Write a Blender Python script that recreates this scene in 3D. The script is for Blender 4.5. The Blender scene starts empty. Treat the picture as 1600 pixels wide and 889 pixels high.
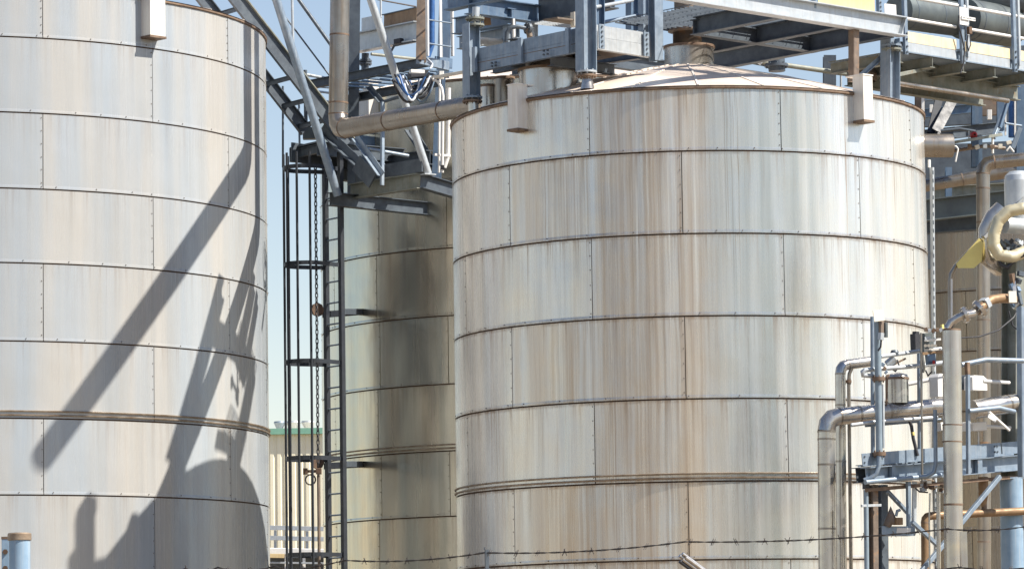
import bpy, bmesh, math, random
from mathutils import Vector, Matrix
random.seed(7)
R = math.radians
sc = bpy.context.scene
col = sc.collection

# ------------------------------------------------------------------ camera
F = 5979.5                       # focal length in pixels of a 1600 px wide picture
PITCH, ROLL, CAMZ = R(6.068), R(-0.864), 1.7
_c, _s, _cp, _sp = math.cos(ROLL), math.sin(ROLL), math.cos(PITCH), math.sin(PITCH)
_up0 = Vector((0, -_sp, _cp))
cright = Vector((1, 0, 0))*_c + _up0*_s
cup = Vector((1, 0, 0))*(-_s) + _up0*_c
cback = Vector((0, -_cp, -_sp))
cam = bpy.data.cameras.new('camera'); co = bpy.data.objects.new('camera', cam); col.objects.link(co)
m = Matrix((cright, cup, cback)).transposed().to_4x4(); m.translation = (0, 0, CAMZ)
co.matrix_world = m
cam.sensor_width = 36; cam.lens = F/1600*36; cam.clip_end = 6000; cam.clip_start = 0.5
sc.camera = co

# ------------------------------------------------------------------ light
SUN_AZ, SUN_EL = R(71), R(48)    # sun stands 71 degrees right of the direction back to the camera
travel = Vector((-math.sin(SUN_AZ)*math.cos(SUN_EL), math.cos(SUN_AZ)*math.cos(SUN_EL), -math.sin(SUN_EL)))
w = bpy.data.worlds.new('World'); sc.world = w; w.use_nodes = True
nt = w.node_tree; bg = nt.nodes['Background']
sky = nt.nodes.new('ShaderNodeTexSky'); sky.sky_type = 'NISHITA'; sky.sun_disc = False
sky.sun_elevation = SUN_EL; sky.sun_rotation = math.pi - SUN_AZ
sky.air_density = 1.1; sky.dust_density = 0.15; sky.ozone_density = 0.8; sky.altitude = 50
wb = nt.nodes.new('ShaderNodeMix'); wb.data_type = 'RGBA'; wb.blend_type = 'MULTIPLY'; wb.inputs[0].default_value = 1; wb.inputs[7].default_value = (1.06, .97, .975, 1)   # white balance
nt.links.new(sky.outputs[0], wb.inputs[6]); nt.links.new(wb.outputs[2], bg.inputs[0]); bg.inputs[1].default_value = 0.074
sl = bpy.data.lights.new('sun', 'SUN'); sl.energy = 4.5; sl.angle = R(0.5); sl.color = (1.0, 0.93, 0.83)
so = bpy.data.objects.new('sun', sl); col.objects.link(so)
so.rotation_euler = travel.to_track_quat('-Z', 'Y').to_euler(); so.location = (40, 20, 60)
sc.view_settings.view_transform = 'Standard'; sc.view_settings.look = 'None'
sc.view_settings.gamma = 1; sc.view_settings.use_curve_mapping = False
sc.view_settings.exposure = 0.97
sc.cycles.max_bounces = 8; sc.cycles.glossy_bounces = 5; sc.cycles.diffuse_bounces = 4

# ------------------------------------------------------------------ helpers
SH = 0.0          # extra depth for a whole group of steelwork
def at(px, py, Y):
    """point of the place seen at a picture position, Y metres in front of the camera"""
    Y = Y+SH
    d = cright*((px-800)/F) + cup*(-(py-444.5)/F) - cback
    return Vector((0, 0, CAMZ)) + d*(Y/d.y)
W = lambda x, y, z: Vector((x, y, z))
def pt(a):
    return a if isinstance(a, Vector) else at(*a)
AX = Vector((-math.sin(R(35)), math.cos(R(35)), 0))    # the steelwork's two directions
BX = Vector((math.cos(R(35)), math.sin(R(35)), 0))
UP = Vector((0, 0, 1))

class MB:
    def __init__(s): s.v = []; s.f = []; s.sm = []; s.uv = {}
    def add(s, vs, fs, smooth=False):
        o = len(s.v); s.v += [tuple(x) for x in vs]
        for f in fs: s.f.append([i+o for i in f]); s.sm.append(smooth)
        return s
    def prism(s, p0, p1, poly, up=UP):
        """sweep a closed outline (side, up) from p0 to p1"""
        p0, p1 = pt(p0), pt(p1); d = (p1-p0).normalized()
        side = d.cross(up)
        if side.length < 1e-4: side = d.cross(Vector((0, 1, 0)))
        side.normalize(); u = side.cross(d).normalized(); n = len(poly)
        vs = [p0+side*a+u*b for a, b in poly]+[p1+side*a+u*b for a, b in poly]
        fs = [[i, (i+1) % n, n+(i+1) % n, n+i] for i in range(n)]+[list(range(n))[::-1], list(range(n, 2*n))]
        return s.add(vs, fs)
    def bar(s, p0, p1, w_, h, up=UP, bev=0.0):
        a, b = w_/2, h/2
        if bev:
            c = bev
            return s.prism(p0, p1, [(-a+c, -b), (a-c, -b), (a, -b+c), (a, b-c), (a-c, b), (-a+c, b), (-a, b-c), (-a, -b+c)], up)
        return s.prism(p0, p1, [(-a, -b), (a, -b), (a, b), (-a, b)], up)
    def ibeam(s, p0, p1, h, w_, t=None, up=UP):
        t = t or h*.055; a, b, tw = w_/2, h/2, t*.4
        return s.prism(p0, p1, [(-a, -b), (a, -b), (a, -b+t), (tw, -b+t), (tw, b-t), (a, b-t), (a, b), (-a, b), (-a, b-t), (-tw, b-t), (-tw, -b+t), (-a, -b+t)], up)
    def chan(s, p0, p1, h, w_, t=None, up=UP, flip=1):
        t = t or h*.06; b = h/2; q = flip
        P = [(0, -b), (w_*q, -b), (w_*q, -b+t), (t*q, -b+t), (t*q, b-t), (w_*q, b-t), (w_*q, b), (0, b)]
        return s.prism(p0, p1, P if q > 0 else P[::-1], up)
    def angle(s, p0, p1, a, t=None, up=UP, flip=1):
        t = t or a*.14; q = flip
        P = [(0, 0), (a*q, 0), (a*q, t), (t*q, t), (t*q, a), (0, a)]
        return s.prism(p0, p1, P if q > 0 else P[::-1], up)
    def tube(s, path, r, seg=12, closed=False, caps=True):
        P = [pt(p) for p in path]; n = len(P)
        rr = r if isinstance(r, (list, tuple)) else [r]*n
        def tang(i):
            if closed: a = (P[i]-P[i-1]).normalized(); b = (P[(i+1) % n]-P[i]).normalized()
            else:
                a = (P[i]-P[i-1]).normalized() if i else (P[1]-P[0]).normalized()
                b = (P[i+1]-P[i]).normalized() if i < n-1 else a
            t = a+b
            return (t.normalized() if t.length > 1e-6 else a), a, b
        vs = []; t0, a0, b0 = tang(0)
        ref = Vector((0, 0, 1)) if abs(b0.z) < .9 else Vector((0, 1, 0))
        nx = b0.cross(ref).normalized(); prev = b0
        for i in range(n):
            t, a, b = tang(i)
            base = a if i else b
            q = prev.rotation_difference(base); nx = (q @ nx).normalized(); prev = base
            ny = base.cross(nx).normalized(); nx = ny.cross(base).normalized()
            for k in range(seg):
                an = 2*math.pi*k/seg; v = nx*math.cos(an)*rr[i]+ny*math.sin(an)*rr[i]
                den = base.dot(t)                     # slide along the member onto the mitre plane
                v = v - base*(v.dot(t)/den if abs(den) > .2 else 0)
                vs.append(P[i]+v)
            if i and i < n-1:
                q = base.rotation_difference(b); nx = (q @ nx).normalized(); prev = b
        fs = []
        for i in range(n if closed else n-1):
            j = (i+1) % n
            for k in range(seg): fs.append([i*seg+k, i*seg+(k+1) % seg, j*seg+(k+1) % seg, j*seg+k])
        s.add(vs, fs, True)
        if caps and not closed:
            o = len(s.v)-len(vs)
            s.add([vs[k] for k in range(seg)], [list(range(seg))[::-1]])
            s.add([vs[(n-1)*seg+k] for k in range(seg)], [list(range(seg))])
        return s
    def lathe(s, c, prof, seg=32, a0=0.0, a1=2*math.pi, axis=None, sharp=True):
        """prof: (radius, height); each band its own vertices so edges stay crisp"""
        c = pt(c); full = abs(a1-a0-2*math.pi) < 1e-6
        z = (axis or UP).normalized(); x = z.cross(Vector((0, 1, 0)) if abs(z.y) < .9 else Vector((1, 0, 0))).normalized()
        if axis is None: x = Vector((1, 0, 0))
        y = z.cross(x)
        n = seg if full else seg+1
        def ring(r_, h): return [c+z*h+x*(r_*math.cos(a0+(a1-a0)*k/seg))+y*(r_*math.sin(a0+(a1-a0)*k/seg)) for k in range(n)]
        for i in range(len(prof)-1):
            (r0, h0), (r1, h1) = prof[i], prof[i+1]
            A, B = ring(r0, h0), ring(r1, h1); fs = []
            for k in range(seg):
                k2 = (k+1) % n
                if r0 < 1e-6: fs.append([k, n+k2, n+k])
                elif r1 < 1e-6: fs.append([k, k2, n+k])
                else: fs.append([k, k2, n+k2, n+k])
            s.add(A+B, fs, True)
        return s
    def bolt(s, p, d, r=.014, l=.014):
        p = pt(p); d = d.normalized()
        return s.tube([p-d*.002, p+d*l], r, 6)
    def build(s, name, mat, parent=None, kind=None, label=None):
        me = bpy.data.meshes.new(name); me.from_pydata(s.v, [], s.f); me.update()
        me.polygons.foreach_set('use_smooth', s.sm)
        bm = bmesh.new(); bm.from_mesh(me); bmesh.ops.recalc_face_normals(bm, faces=bm.faces); bm.to_mesh(me); bm.free()
        me.materials.append(MAT[mat] if isinstance(mat, str) else mat)
        o = bpy.data.objects.new(name, me); col.objects.link(o)
        if parent is not None: adopt(o, parent)
        if kind: o['kind'] = kind
        if label: o['label'] = label
        return o
def adopt(o, parent):
    o.parent = parent
    o.matrix_parent_inverse = Matrix.Translation(-Vector(BASE.get(parent.name, (0, 0, 0))))
BASE = {}
def thing(name, label, cat, base=W(0, 0, 0), group=None):
    o = bpy.data.objects.new(name, None); col.objects.link(o); o.empty_display_size = .2
    b = pt(base); o.location = b; BASE[o.name] = tuple(b)
    tag(o, label, cat, group); return o
def tag(o, label, cat, group=None):
    o['label'] = label; o['category'] = cat
    if group: o['group'] = group
    return o

# ------------------------------------------------------------------ materials
MAT = {}
def newmat(name):
    m_ = bpy.data.materials.new(name); m_.use_nodes = True; MAT[name] = m_
    n = m_.node_tree; return m_, n, n.nodes['Principled BSDF']
def N(n, t, **k):
    x = n.nodes.new(t)
    for a, b in k.items():
        if a in x.inputs: x.inputs[a].default_value = b
        else: setattr(x, a, b)
    return x
def ramp(n, fac, stops):
    r_ = n.nodes.new('ShaderNodeValToRGB'); e = r_.color_ramp.elements
    while len(e) < len(stops): e.new(.5)
    for i, (p, c) in enumerate(stops):
        e[i].position = p; e[i].color = (c, c, c, 1) if isinstance(c, (int, float)) else (*c, 1)
    if fac is not None: n.links.new(fac, r_.inputs[0])
    return r_.outputs[0]
def mix(n, fac, a, b, mode='MIX'):
    x = n.nodes.new('ShaderNodeMix'); x.data_type = 'RGBA'; x.blend_type = mode
    for sk, v in ((x.inputs[0], fac), (x.inputs[6], a), (x.inputs[7], b)):
        if hasattr(v, 'is_linked'): n.links.new(v, sk)
        elif isinstance(v, (int, float)): sk.default_value = v
        else: sk.default_value = (*v, 1)
    return x.outputs[2]
def math_(n, op, a, b=None):
    x = n.nodes.new('ShaderNodeMath'); x.operation = op
    for i, v in enumerate((a, b)):
        if v is None: continue
        if hasattr(v, 'is_linked'): n.links.new(v, x.inputs[i])
        else: x.inputs[i].default_value = v
    return x.outputs[0]
def noise(n, vec, scale, detail=4, rough=.55, stretch=None):
    if stretch is not None:
        mp = n.nodes.new('ShaderNodeMapping'); mp.inputs['Scale'].default_value = stretch
        n.links.new(vec, mp.inputs[0]); vec = mp.outputs[0]
    x = N(n, 'ShaderNodeTexNoise', Scale=scale, Detail=detail, Roughness=rough); n.links.new(vec, x.inputs['Vector'])
    return x.outputs[0]
def bump(n, b, h, strength, dist=.01):
    x = N(n, 'ShaderNodeBump', Strength=strength, Distance=dist); n.links.new(h, x.inputs['Height'])
    n.links.new(x.outputs[0], b.inputs['Normal'])

def metal(name, base, dark, metallic, rough, scale=3.0, streak=None, rust=None, rustamt=.6, bumps=.15):
    """weathered metal or paint: blotches, vertical runs, optional rust patches, all in metres"""
    m_, n, b = newmat(name)
    pos = n.nodes.new('ShaderNodeNewGeometry').outputs['Position']
    n1 = noise(n, pos, scale, 6, .65)
    c = mix(n, ramp(n, n1, [(.35, 0), (.68, 1)]), dark, base)
    if streak:
        n2 = noise(n, pos, 1, 5, .6, (22, 22, .9))
        c = mix(n, math_(n, 'MULTIPLY', ramp(n, n2, [(.5, 0), (.72, 1)]), .6), c, streak)
    if rust:
        n3 = noise(n, pos, 5.5, 7, .7)
        k = ramp(n, n3, [(rustamt, 0), (min(rustamt+.12, 1), 1)])
        c = mix(n, k, c, rust)
        n.links.new(math_(n, 'MULTIPLY', math_(n, 'SUBTRACT', 1.0, k), metallic), b.inputs['Metallic'])
    else: b.inputs['Metallic'].default_value = metallic
    n.links.new(c, b.inputs['Base Color'])
    n.links.new(ramp(n, noise(n, pos, scale*2.3, 4), [(.3, max(rough-.1, .05)), (.75, min(rough+.14, 1))]), b.inputs['Roughness'])
    if bumps: bump(n, b, noise(n, pos, 60, 3), bumps, .004)
    return m_

def cladding(name, base, warm, dirtamt, warmamt, metallic=.5, rough=.24, zone=None, zone2=None, seed=0.0, contrast=1.0, runs=.3, pale=None, ov=1.0):
    """sheet-metal tank jacket. UV 'metres': x = metres round the tank, y = height; UV 'course': y = height within the sheet (0..1)"""
    m_, n, b = newmat(name); O = lambda q: tuple(min(v*ov, .9) for v in q)
    uv = n.nodes.new('ShaderNodeUVMap'); uv.uv_map = 'metres'; U = uv.outputs[0]
    uc = n.nodes.new('ShaderNodeUVMap'); uc.uv_map = 'course'
    sx = n.nodes.new('ShaderNodeSeparateXYZ'); n.links.new(U, sx.inputs[0])
    sc_ = n.nodes.new('ShaderNodeSeparateXYZ'); n.links.new(uc.outputs[0], sc_.inputs[0])
    mp = n.nodes.new('ShaderNodeMapping'); mp.inputs['Location'].default_value = (seed*13.7, seed*5.1, seed)
    n.links.new(U, mp.inputs[0])
    wob = noise(n, U, 1, 3, .5, (.8, 1.3, 1))                # runs wander a little on their way down
    wv = n.nodes.new('ShaderNodeCombineXYZ'); n.links.new(math_(n, 'MULTIPLY', math_(n, 'SUBTRACT', wob, .5), .035), wv.inputs[0])
    va = n.nodes.new('ShaderNodeVectorMath'); n.links.new(mp.outputs[0], va.inputs[0]); n.links.new(wv.outputs[0], va.inputs[1]); V = va.outputs[0]
    oi = n.nodes.new('ShaderNodeObjectInfo')
    pv = n.nodes.new('ShaderNodeCombineXYZ'); n.links.new(math_(n, 'MULTIPLY', oi.outputs['Random'], 37.0), pv.inputs[2])
    pa = n.nodes.new('ShaderNodeVectorMath'); n.links.new(V, pa.inputs[0]); n.links.new(pv.outputs[0], pa.inputs[1]); PV = pa.outputs[0]   # differs from sheet to sheet
    broad = noise(n, V, 1, 3, .55, (1.0, .05, 1))            # wide bands running down through several sheets
    mid = noise(n, V, 1, 5, .6, (3.4, .10, 1))
    fine = noise(n, V, 1, 6, .7, (14, .30, 1))
    hair = noise(n, V, 1, 4, .65, (55, .8, 1))
    blot = noise(n, V, 1, 5, .6, (.9, .7, 5))
    top = ramp(n, sc_.outputs[1], [(0, .05), (.45, .16), (.82, .5), (1, 1)])      # runs that start at the joint above
    c = mix(n, ramp(n, broad, [(.40, 0), (.60, 1)]), base, warm)
    c = mix(n, math_(n, 'MULTIPLY', ramp(n, mid, [(.50, 0), (.68, 1)]), warmamt), c, O((.42, .325, .23)))
    c = mix(n, math_(n, 'MULTIPLY', ramp(n, noise(n, V, 1, 4, .6, (2.3, .08, 9)), [(.5, 0), (.7, 1)]), .45*contrast), c, O((.29, .325, .335)))
    c = mix(n, math_(n, 'MULTIPLY', ramp(n, hair, [(.45, 0), (.7, 1)]), .10*contrast), c, O((.28, .26, .235)))
    c = mix(n, math_(n, 'MULTIPLY', ramp(n, fine, [(.58, 0), (.70, 1)]), .28*contrast), c, O((.60, .59, .565)))
    c = mix(n, math_(n, 'MULTIPLY', ramp(n, blot, [(.5, 0), (.75, 1)]), .22*contrast), c, O((.36, .335, .30)))
    gate = ramp(n, noise(n, V, 1, 3, .55, (2.2, .16, 17)), [(.47, 0), (.62, 1)])
    thin = ramp(n, noise(n, V, 1, 7, .75, (30, .16, 14)), [(.57, 0), (.61, 1)])      # narrow rust runs
    c = mix(n, math_(n, 'MULTIPLY', math_(n, 'MULTIPLY', thin, gate), runs), c, O((.22, .14, .085)))
    thn2 = ramp(n, noise(n, PV, 1, 7, .75, (24, .34, 3)), [(.58, 0), (.63, 1)])
    c = mix(n, math_(n, 'MULTIPLY', math_(n, 'MULTIPLY', thn2, top), runs), c, O((.17, .11, .07)))
    wht = ramp(n, noise(n, V, 1, 7, .75, (36, .12, 41)), [(.58, 0), (.63, 1)])
    c = mix(n, math_(n, 'MULTIPLY', wht, runs*.7), c, O((.66, .64, .60)))
    edge = math_(n, 'MULTIPLY', ramp(n, sc_.outputs[1], [(0, .8), (.028, .35), (.05, 0), (.955, 0), (.99, .8)]), ramp(n, noise(n, PV, 1, 6, .7, (5, 5, 2)), [(.35, .15), (.62, 1)]))
    c = mix(n, math_(n, 'MULTIPLY', edge, min(runs*1.3, 1)), c, (.22, .145, .09))
    k = math_(n, 'MULTIPLY', ramp(n, noise(n, PV, 1, 6, .72, (12, .30, 1)), [(.50, 0), (.62, 1)]), top)
    k = math_(n, 'MULTIPLY', k, dirtamt)
    def span(z0, z1, s_):
        a = n.nodes.new('ShaderNodeMapRange'); a.inputs[1].default_value = z0-s_; a.inputs[2].default_value = z0; n.links.new(sx.outputs[0], a.inputs[0])
        e = n.nodes.new('ShaderNodeMapRange'); e.inputs[1].default_value = z1+s_; e.inputs[2].default_value = z1; n.links.new(sx.outputs[0], e.inputs[0])
        return math_(n, 'MULTIPLY', a.outputs[0], e.outputs[0])
    kk0 = None
    if pale:        # pale upright strip: a bright reflection painted into the colour
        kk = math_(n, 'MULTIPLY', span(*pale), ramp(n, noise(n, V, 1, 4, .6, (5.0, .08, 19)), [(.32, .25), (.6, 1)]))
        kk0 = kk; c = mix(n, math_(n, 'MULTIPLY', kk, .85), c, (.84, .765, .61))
    if zone2:       # grey-blue water stain
        kk = math_(n, 'MULTIPLY', span(*zone2), ramp(n, noise(n, V, 1, 4, .6, (3.0, .06, 12)), [(.36, .35), (.62, 1)]))
        c = mix(n, math_(n, 'MULTIPLY', kk, .9), c, O((.27, .29, .28)))
    if zone:        # the stretch of wall where the roof's run-off comes down
        zz = span(*zone)
        kb = math_(n, 'MULTIPLY', ramp(n, noise(n, V, 1, 3, .6, (2.6, .06, 31)), [(.42, 0), (.62, 1)]), zz)
        c = mix(n, math_(n, 'MULTIPLY', kb, .6), c, O((.44, .34, .235)))
        k2 = math_(n, 'MULTIPLY', ramp(n, noise(n, V, 1, 6, .75, (11, .10, 8)), [(.44, 0), (.66, 1)]), zz)
        c = mix(n, math_(n, 'MULTIPLY', k2, .6), c, O((.24, .155, .09)))
        k3 = math_(n, 'MULTIPLY', ramp(n, noise(n, V, 1, 6, .75, (15, .12, 21)), [(.55, 0), (.66, 1)]), zz)
        c = mix(n, math_(n, 'MULTIPLY', k3, .75), c, O((.66, .625, .56)))
    c = mix(n, k, c, O((.20, .135, .09)))
    c = mix(n, math_(n, 'MULTIPLY', oi.outputs['Random'], .06), c, O((.33, .33, .315)))
    n.links.new(c, b.inputs['Base Color'])
    mt = ramp(n, mid, [(.3, metallic), (.72, max(metallic-.25, 0))])
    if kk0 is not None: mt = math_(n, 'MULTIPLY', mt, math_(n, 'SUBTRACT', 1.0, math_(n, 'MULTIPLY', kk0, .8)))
    n.links.new(mt, b.inputs['Metallic'])
    n.links.new(ramp(n, fine, [(.3, rough-.04), (.75, rough+.07)]), b.inputs['Roughness'])
    h = math_(n, 'ADD', noise(n, V, 1, 2, .5, (.9, .8, 1)), math_(n, 'MULTIPLY', noise(n, PV, 1, 2, .4, (2.6, 1.1, 1)), .3))
    bump(n, b, h, .7, .03)
    return m_

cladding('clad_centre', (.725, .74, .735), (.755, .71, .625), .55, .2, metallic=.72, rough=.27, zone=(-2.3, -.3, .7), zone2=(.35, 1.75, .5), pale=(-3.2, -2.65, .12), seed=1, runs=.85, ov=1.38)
cladding('clad_left', (.36, .40, .435), (.44, .43, .405), .3, .06, metallic=.22, rough=.25, seed=2, contrast=.22, runs=.05)
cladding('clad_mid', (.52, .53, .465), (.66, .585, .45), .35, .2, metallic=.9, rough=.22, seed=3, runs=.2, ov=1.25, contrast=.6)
cladding('clad_right', (.34, .31, .26), (.38, .32, .25), .45, .3, metallic=.7, rough=.25, seed=4)
metal('roof_sheet', (.76, .66, .57), (.68, .57, .48), .15, .5, 1.2, streak=(.6, .5, .41), bumps=.05)
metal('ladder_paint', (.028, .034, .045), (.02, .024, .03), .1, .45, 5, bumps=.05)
metal('rust_dark', (.17, .105, .065), (.085, .055, .04), .2, .75, 4)
metal('rust_edge', (.27, .19, .13), (.13, .085, .06), .3, .65, 5)
metal('screw', (.17, .13, .10), (.10, .08, .065), .5, .5, 8, bumps=0)
metal('galv', (.27, .335, .405), (.185, .24, .305), .4, .48, 6, streak=(.34, .37, .40), rust=(.25, .16, .09), rustamt=.66)
metal('galv_light', (.52, .555, .58), (.42, .46, .49), .4, .45, 6, streak=(.40, .40, .38), rust=(.30, .20, .12), rustamt=.70)
metal('galv_mossy', (.29, .305, .275), (.19, .205, .175), .3, .6, 5, streak=(.22, .19, .13), rust=(.22, .15, .08), rustamt=.58)
metal('steel_dark', (.105, .13, .155), (.065, .08, .10), .2, .5, 5, rust=(.17, .11, .07), rustamt=.68)
metal('steel_brown', (.24, .19, .15), (.14, .11, .09), .35, .6, 5, rust=(.26, .15, .08), rustamt=.55)
metal('steel_blue', (.15, .225, .32), (.10, .155, .235), .3, .45, 5, streak=(.22, .25, .29), rust=(.2, .13, .08), rustamt=.70)
metal('stainless', (.56, .54, .505), (.47, .445, .41), .88, .26, 1.4, streak=(.40, .33, .26), bumps=0)
metal('stainless_dull', (.36, .335, .30), (.26, .23, .195), .85, .32, 1.6, streak=(.26, .185, .125), bumps=0)
metal('rust_pipe', (.34, .225, .125), (.21, .13, .07), .35, .55, 4, streak=(.17, .10, .06))
metal('white_paint', (.78, .78, .76), (.68, .67, .64), 0, .45, 5, bumps=.04)
metal('cream_paint', (.74, .70, .60), (.66, .61, .51), 0, .5, 3, bumps=.04)
metal('ochre_panel', (.72, .56, .30), (.62, .47, .24), 0, .55, 4, streak=(.5, .38, .22), bumps=.08)
metal('cream_board', (.78, .68, .46), (.70, .58, .36), 0, .55, 5, streak=(.66, .5, .28), bumps=.05)
metal('hose_sheet', (.66, .60, .42), (.56, .50, .34), .5, .4, 6, bumps=.05)
metal('rust_cap', (.34, .27, .20), (.22, .16, .11), .4, .55, 9)
metal('warehouse_sheet', (.86, .81, .63), (.80, .74, .56), 0, .5, 1.5, bumps=0)
metal('conduit_paint', (.27, .34, .395), (.2, .26, .31), .2, .5, 4, rust=(.25, .16, .1), rustamt=.68)
metal('seam_cap', (.80, .74, .67), (.70, .63, .56), .1, .5, 3, bumps=0)
metal('black_plastic', (.035, .036, .042), (.025, .025, .03), 0, .5, 6, bumps=.05)
metal('blue_cable', (.05, .16, .42), (.03, .10, .28), 0, .45, 8, bumps=0)
metal('pale_cable', (.55, .58, .62), (.4, .43, .47), 0, .5, 8, bumps=0)
metal('red_paint', (.45, .03, .03), (.35, .02, .02), 0, .4, 6, bumps=0)
metal('green_paint', (.22, .44, .33), (.18, .38, .28), 0, .5, 4, bumps=0)
metal('yellow_hood', (.78, .66, .22), (.70, .58, .2), 0, .5, 4, bumps=.05)
metal('wire', (.11, .10, .095), (.07, .06, .055), .7, .55, 20, bumps=0)
metal('blue_paint', (.28, .40, .52), (.20, .31, .43), .1, .5, 4, streak=(.42, .46, .48), rust=(.3, .22, .15), rustamt=.72)
metal('duct_grey', (.15, .175, .175), (.095, .11, .115), .5, .5, 2)
m_, n, b = newmat('ground'); pos = n.nodes.new('ShaderNodeNewGeometry').outputs['Position']
c = mix(n, ramp(n, noise(n, pos, .35, 6, .65), [(.35, 0), (.68, 1)]), (.22, .165, .11), (.16, .12, .08))
c = mix(n, ramp(n, noise(n, pos, 9, 5, .7), [(.4, 0), (.7, 1)]), c, (.24, .20, .15))
n.links.new(c, b.inputs['Base Color']); b.inputs['Roughness'].default_value = .9
bump(n, b, noise(n, pos, 14, 5), .4, .02)
# ------------------------------------------------------------------ ground
g = MB(); S_ = 2500.0; k_ = 24
vs = [(-S_+2*S_*i/k_, -S_+2*S_*j/k_, 0) for j in range(k_+1) for i in range(k_+1)]
g.add(vs, [[j*(k_+1)+i, j*(k_+1)+i+1, (j+1)*(k_+1)+i+1, (j+1)*(k_+1)+i] for j in range(k_) for i in range(k_)])
g.build('ground', 'ground', kind='structure')

# ------------------------------------------------------------------ tanks
def panel_mesh(cx, cy, Rr, a0, a1, z0, z1, mat, gap=.006, segdeg=3.0, lip=.004):
    """one curved jacket sheet: flared bottom lip, returned edges"""
    g0 = gap/Rr; a0 += g0; a1 -= g0
    seg = max(3, int(math.degrees(a1-a0)/segdeg))
    prof = [(Rr-.022, z0+.002), (Rr+lip, z0), (Rr+lip*.85, z0+.022), (Rr, z0+.05), (Rr, (z0+z1)/2), (Rr, z1), (Rr-.022, z1)]
    bands = [(0, 1), (1, 2), (2, 3), (3, 5), (5, 6)]
    vs, fs, sm, uvs = [], [], [], []
    def vert(i, k):
        a = a0+(a1-a0)*k/seg; r_, z = prof[i]
        vs.append((cx+r_*math.sin(a), cy-r_*math.cos(a), z)); uvs.append((a*Rr, z, (z-z0)/(z1-z0)))
    nrm = []
    for i, j in bands:
        o = len(vs)
        for k in range(seg+1): vert(i, k)
        for k in range(seg+1): vert(j, k)
        for k in range(seg):
            fs.append([o+k, o+k+1, o+seg+1+k+1, o+seg+1+k]); sm.append(True)
    for k in (0, seg):                                   # the two upright edges
        o = len(vs)
        for i in (0, 2, 5, 6): vert(i, k)
        fs.append([o, o+1, o+2, o+3] if k == 0 else [o+3, o+2, o+1, o]); sm.append(False)
    me = bpy.data.meshes.new('panel'); me.from_pydata(vs, [], fs); me.update()
    me.polygons.foreach_set('use_smooth', sm)
    u1 = me.uv_layers.new(name='metres'); u2 = me.uv_layers.new(name='course')
    for l in me.loops:
        a, z, c_ = uvs[l.vertex_index]; u1.data[l.index].uv = (a, z); u2.data[l.index].uv = (a, c_)
    # exact round normals on the broad face so reflections run across the joints
    nn = [Vector((0, 0, 0))]*len(me.loops); main = {}
    for p in me.polygons:
        for li in p.loop_indices:
            v = me.vertices[me.loops[li].vertex_index].co
            nn[li] = p.normal.copy()
            if p.use_smooth:
                rad = Vector((v.x-cx, v.y-cy, 0)).normalized()
                h = Vector((p.normal.x, p.normal.y, 0)).length
                nn[li] = Vector((rad.x*h, rad.y*h, p.normal.z)).normalized()
    me.normals_split_custom_set([tuple(x) for x in nn])
    me.materials.append(MAT[mat]); return me

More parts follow.
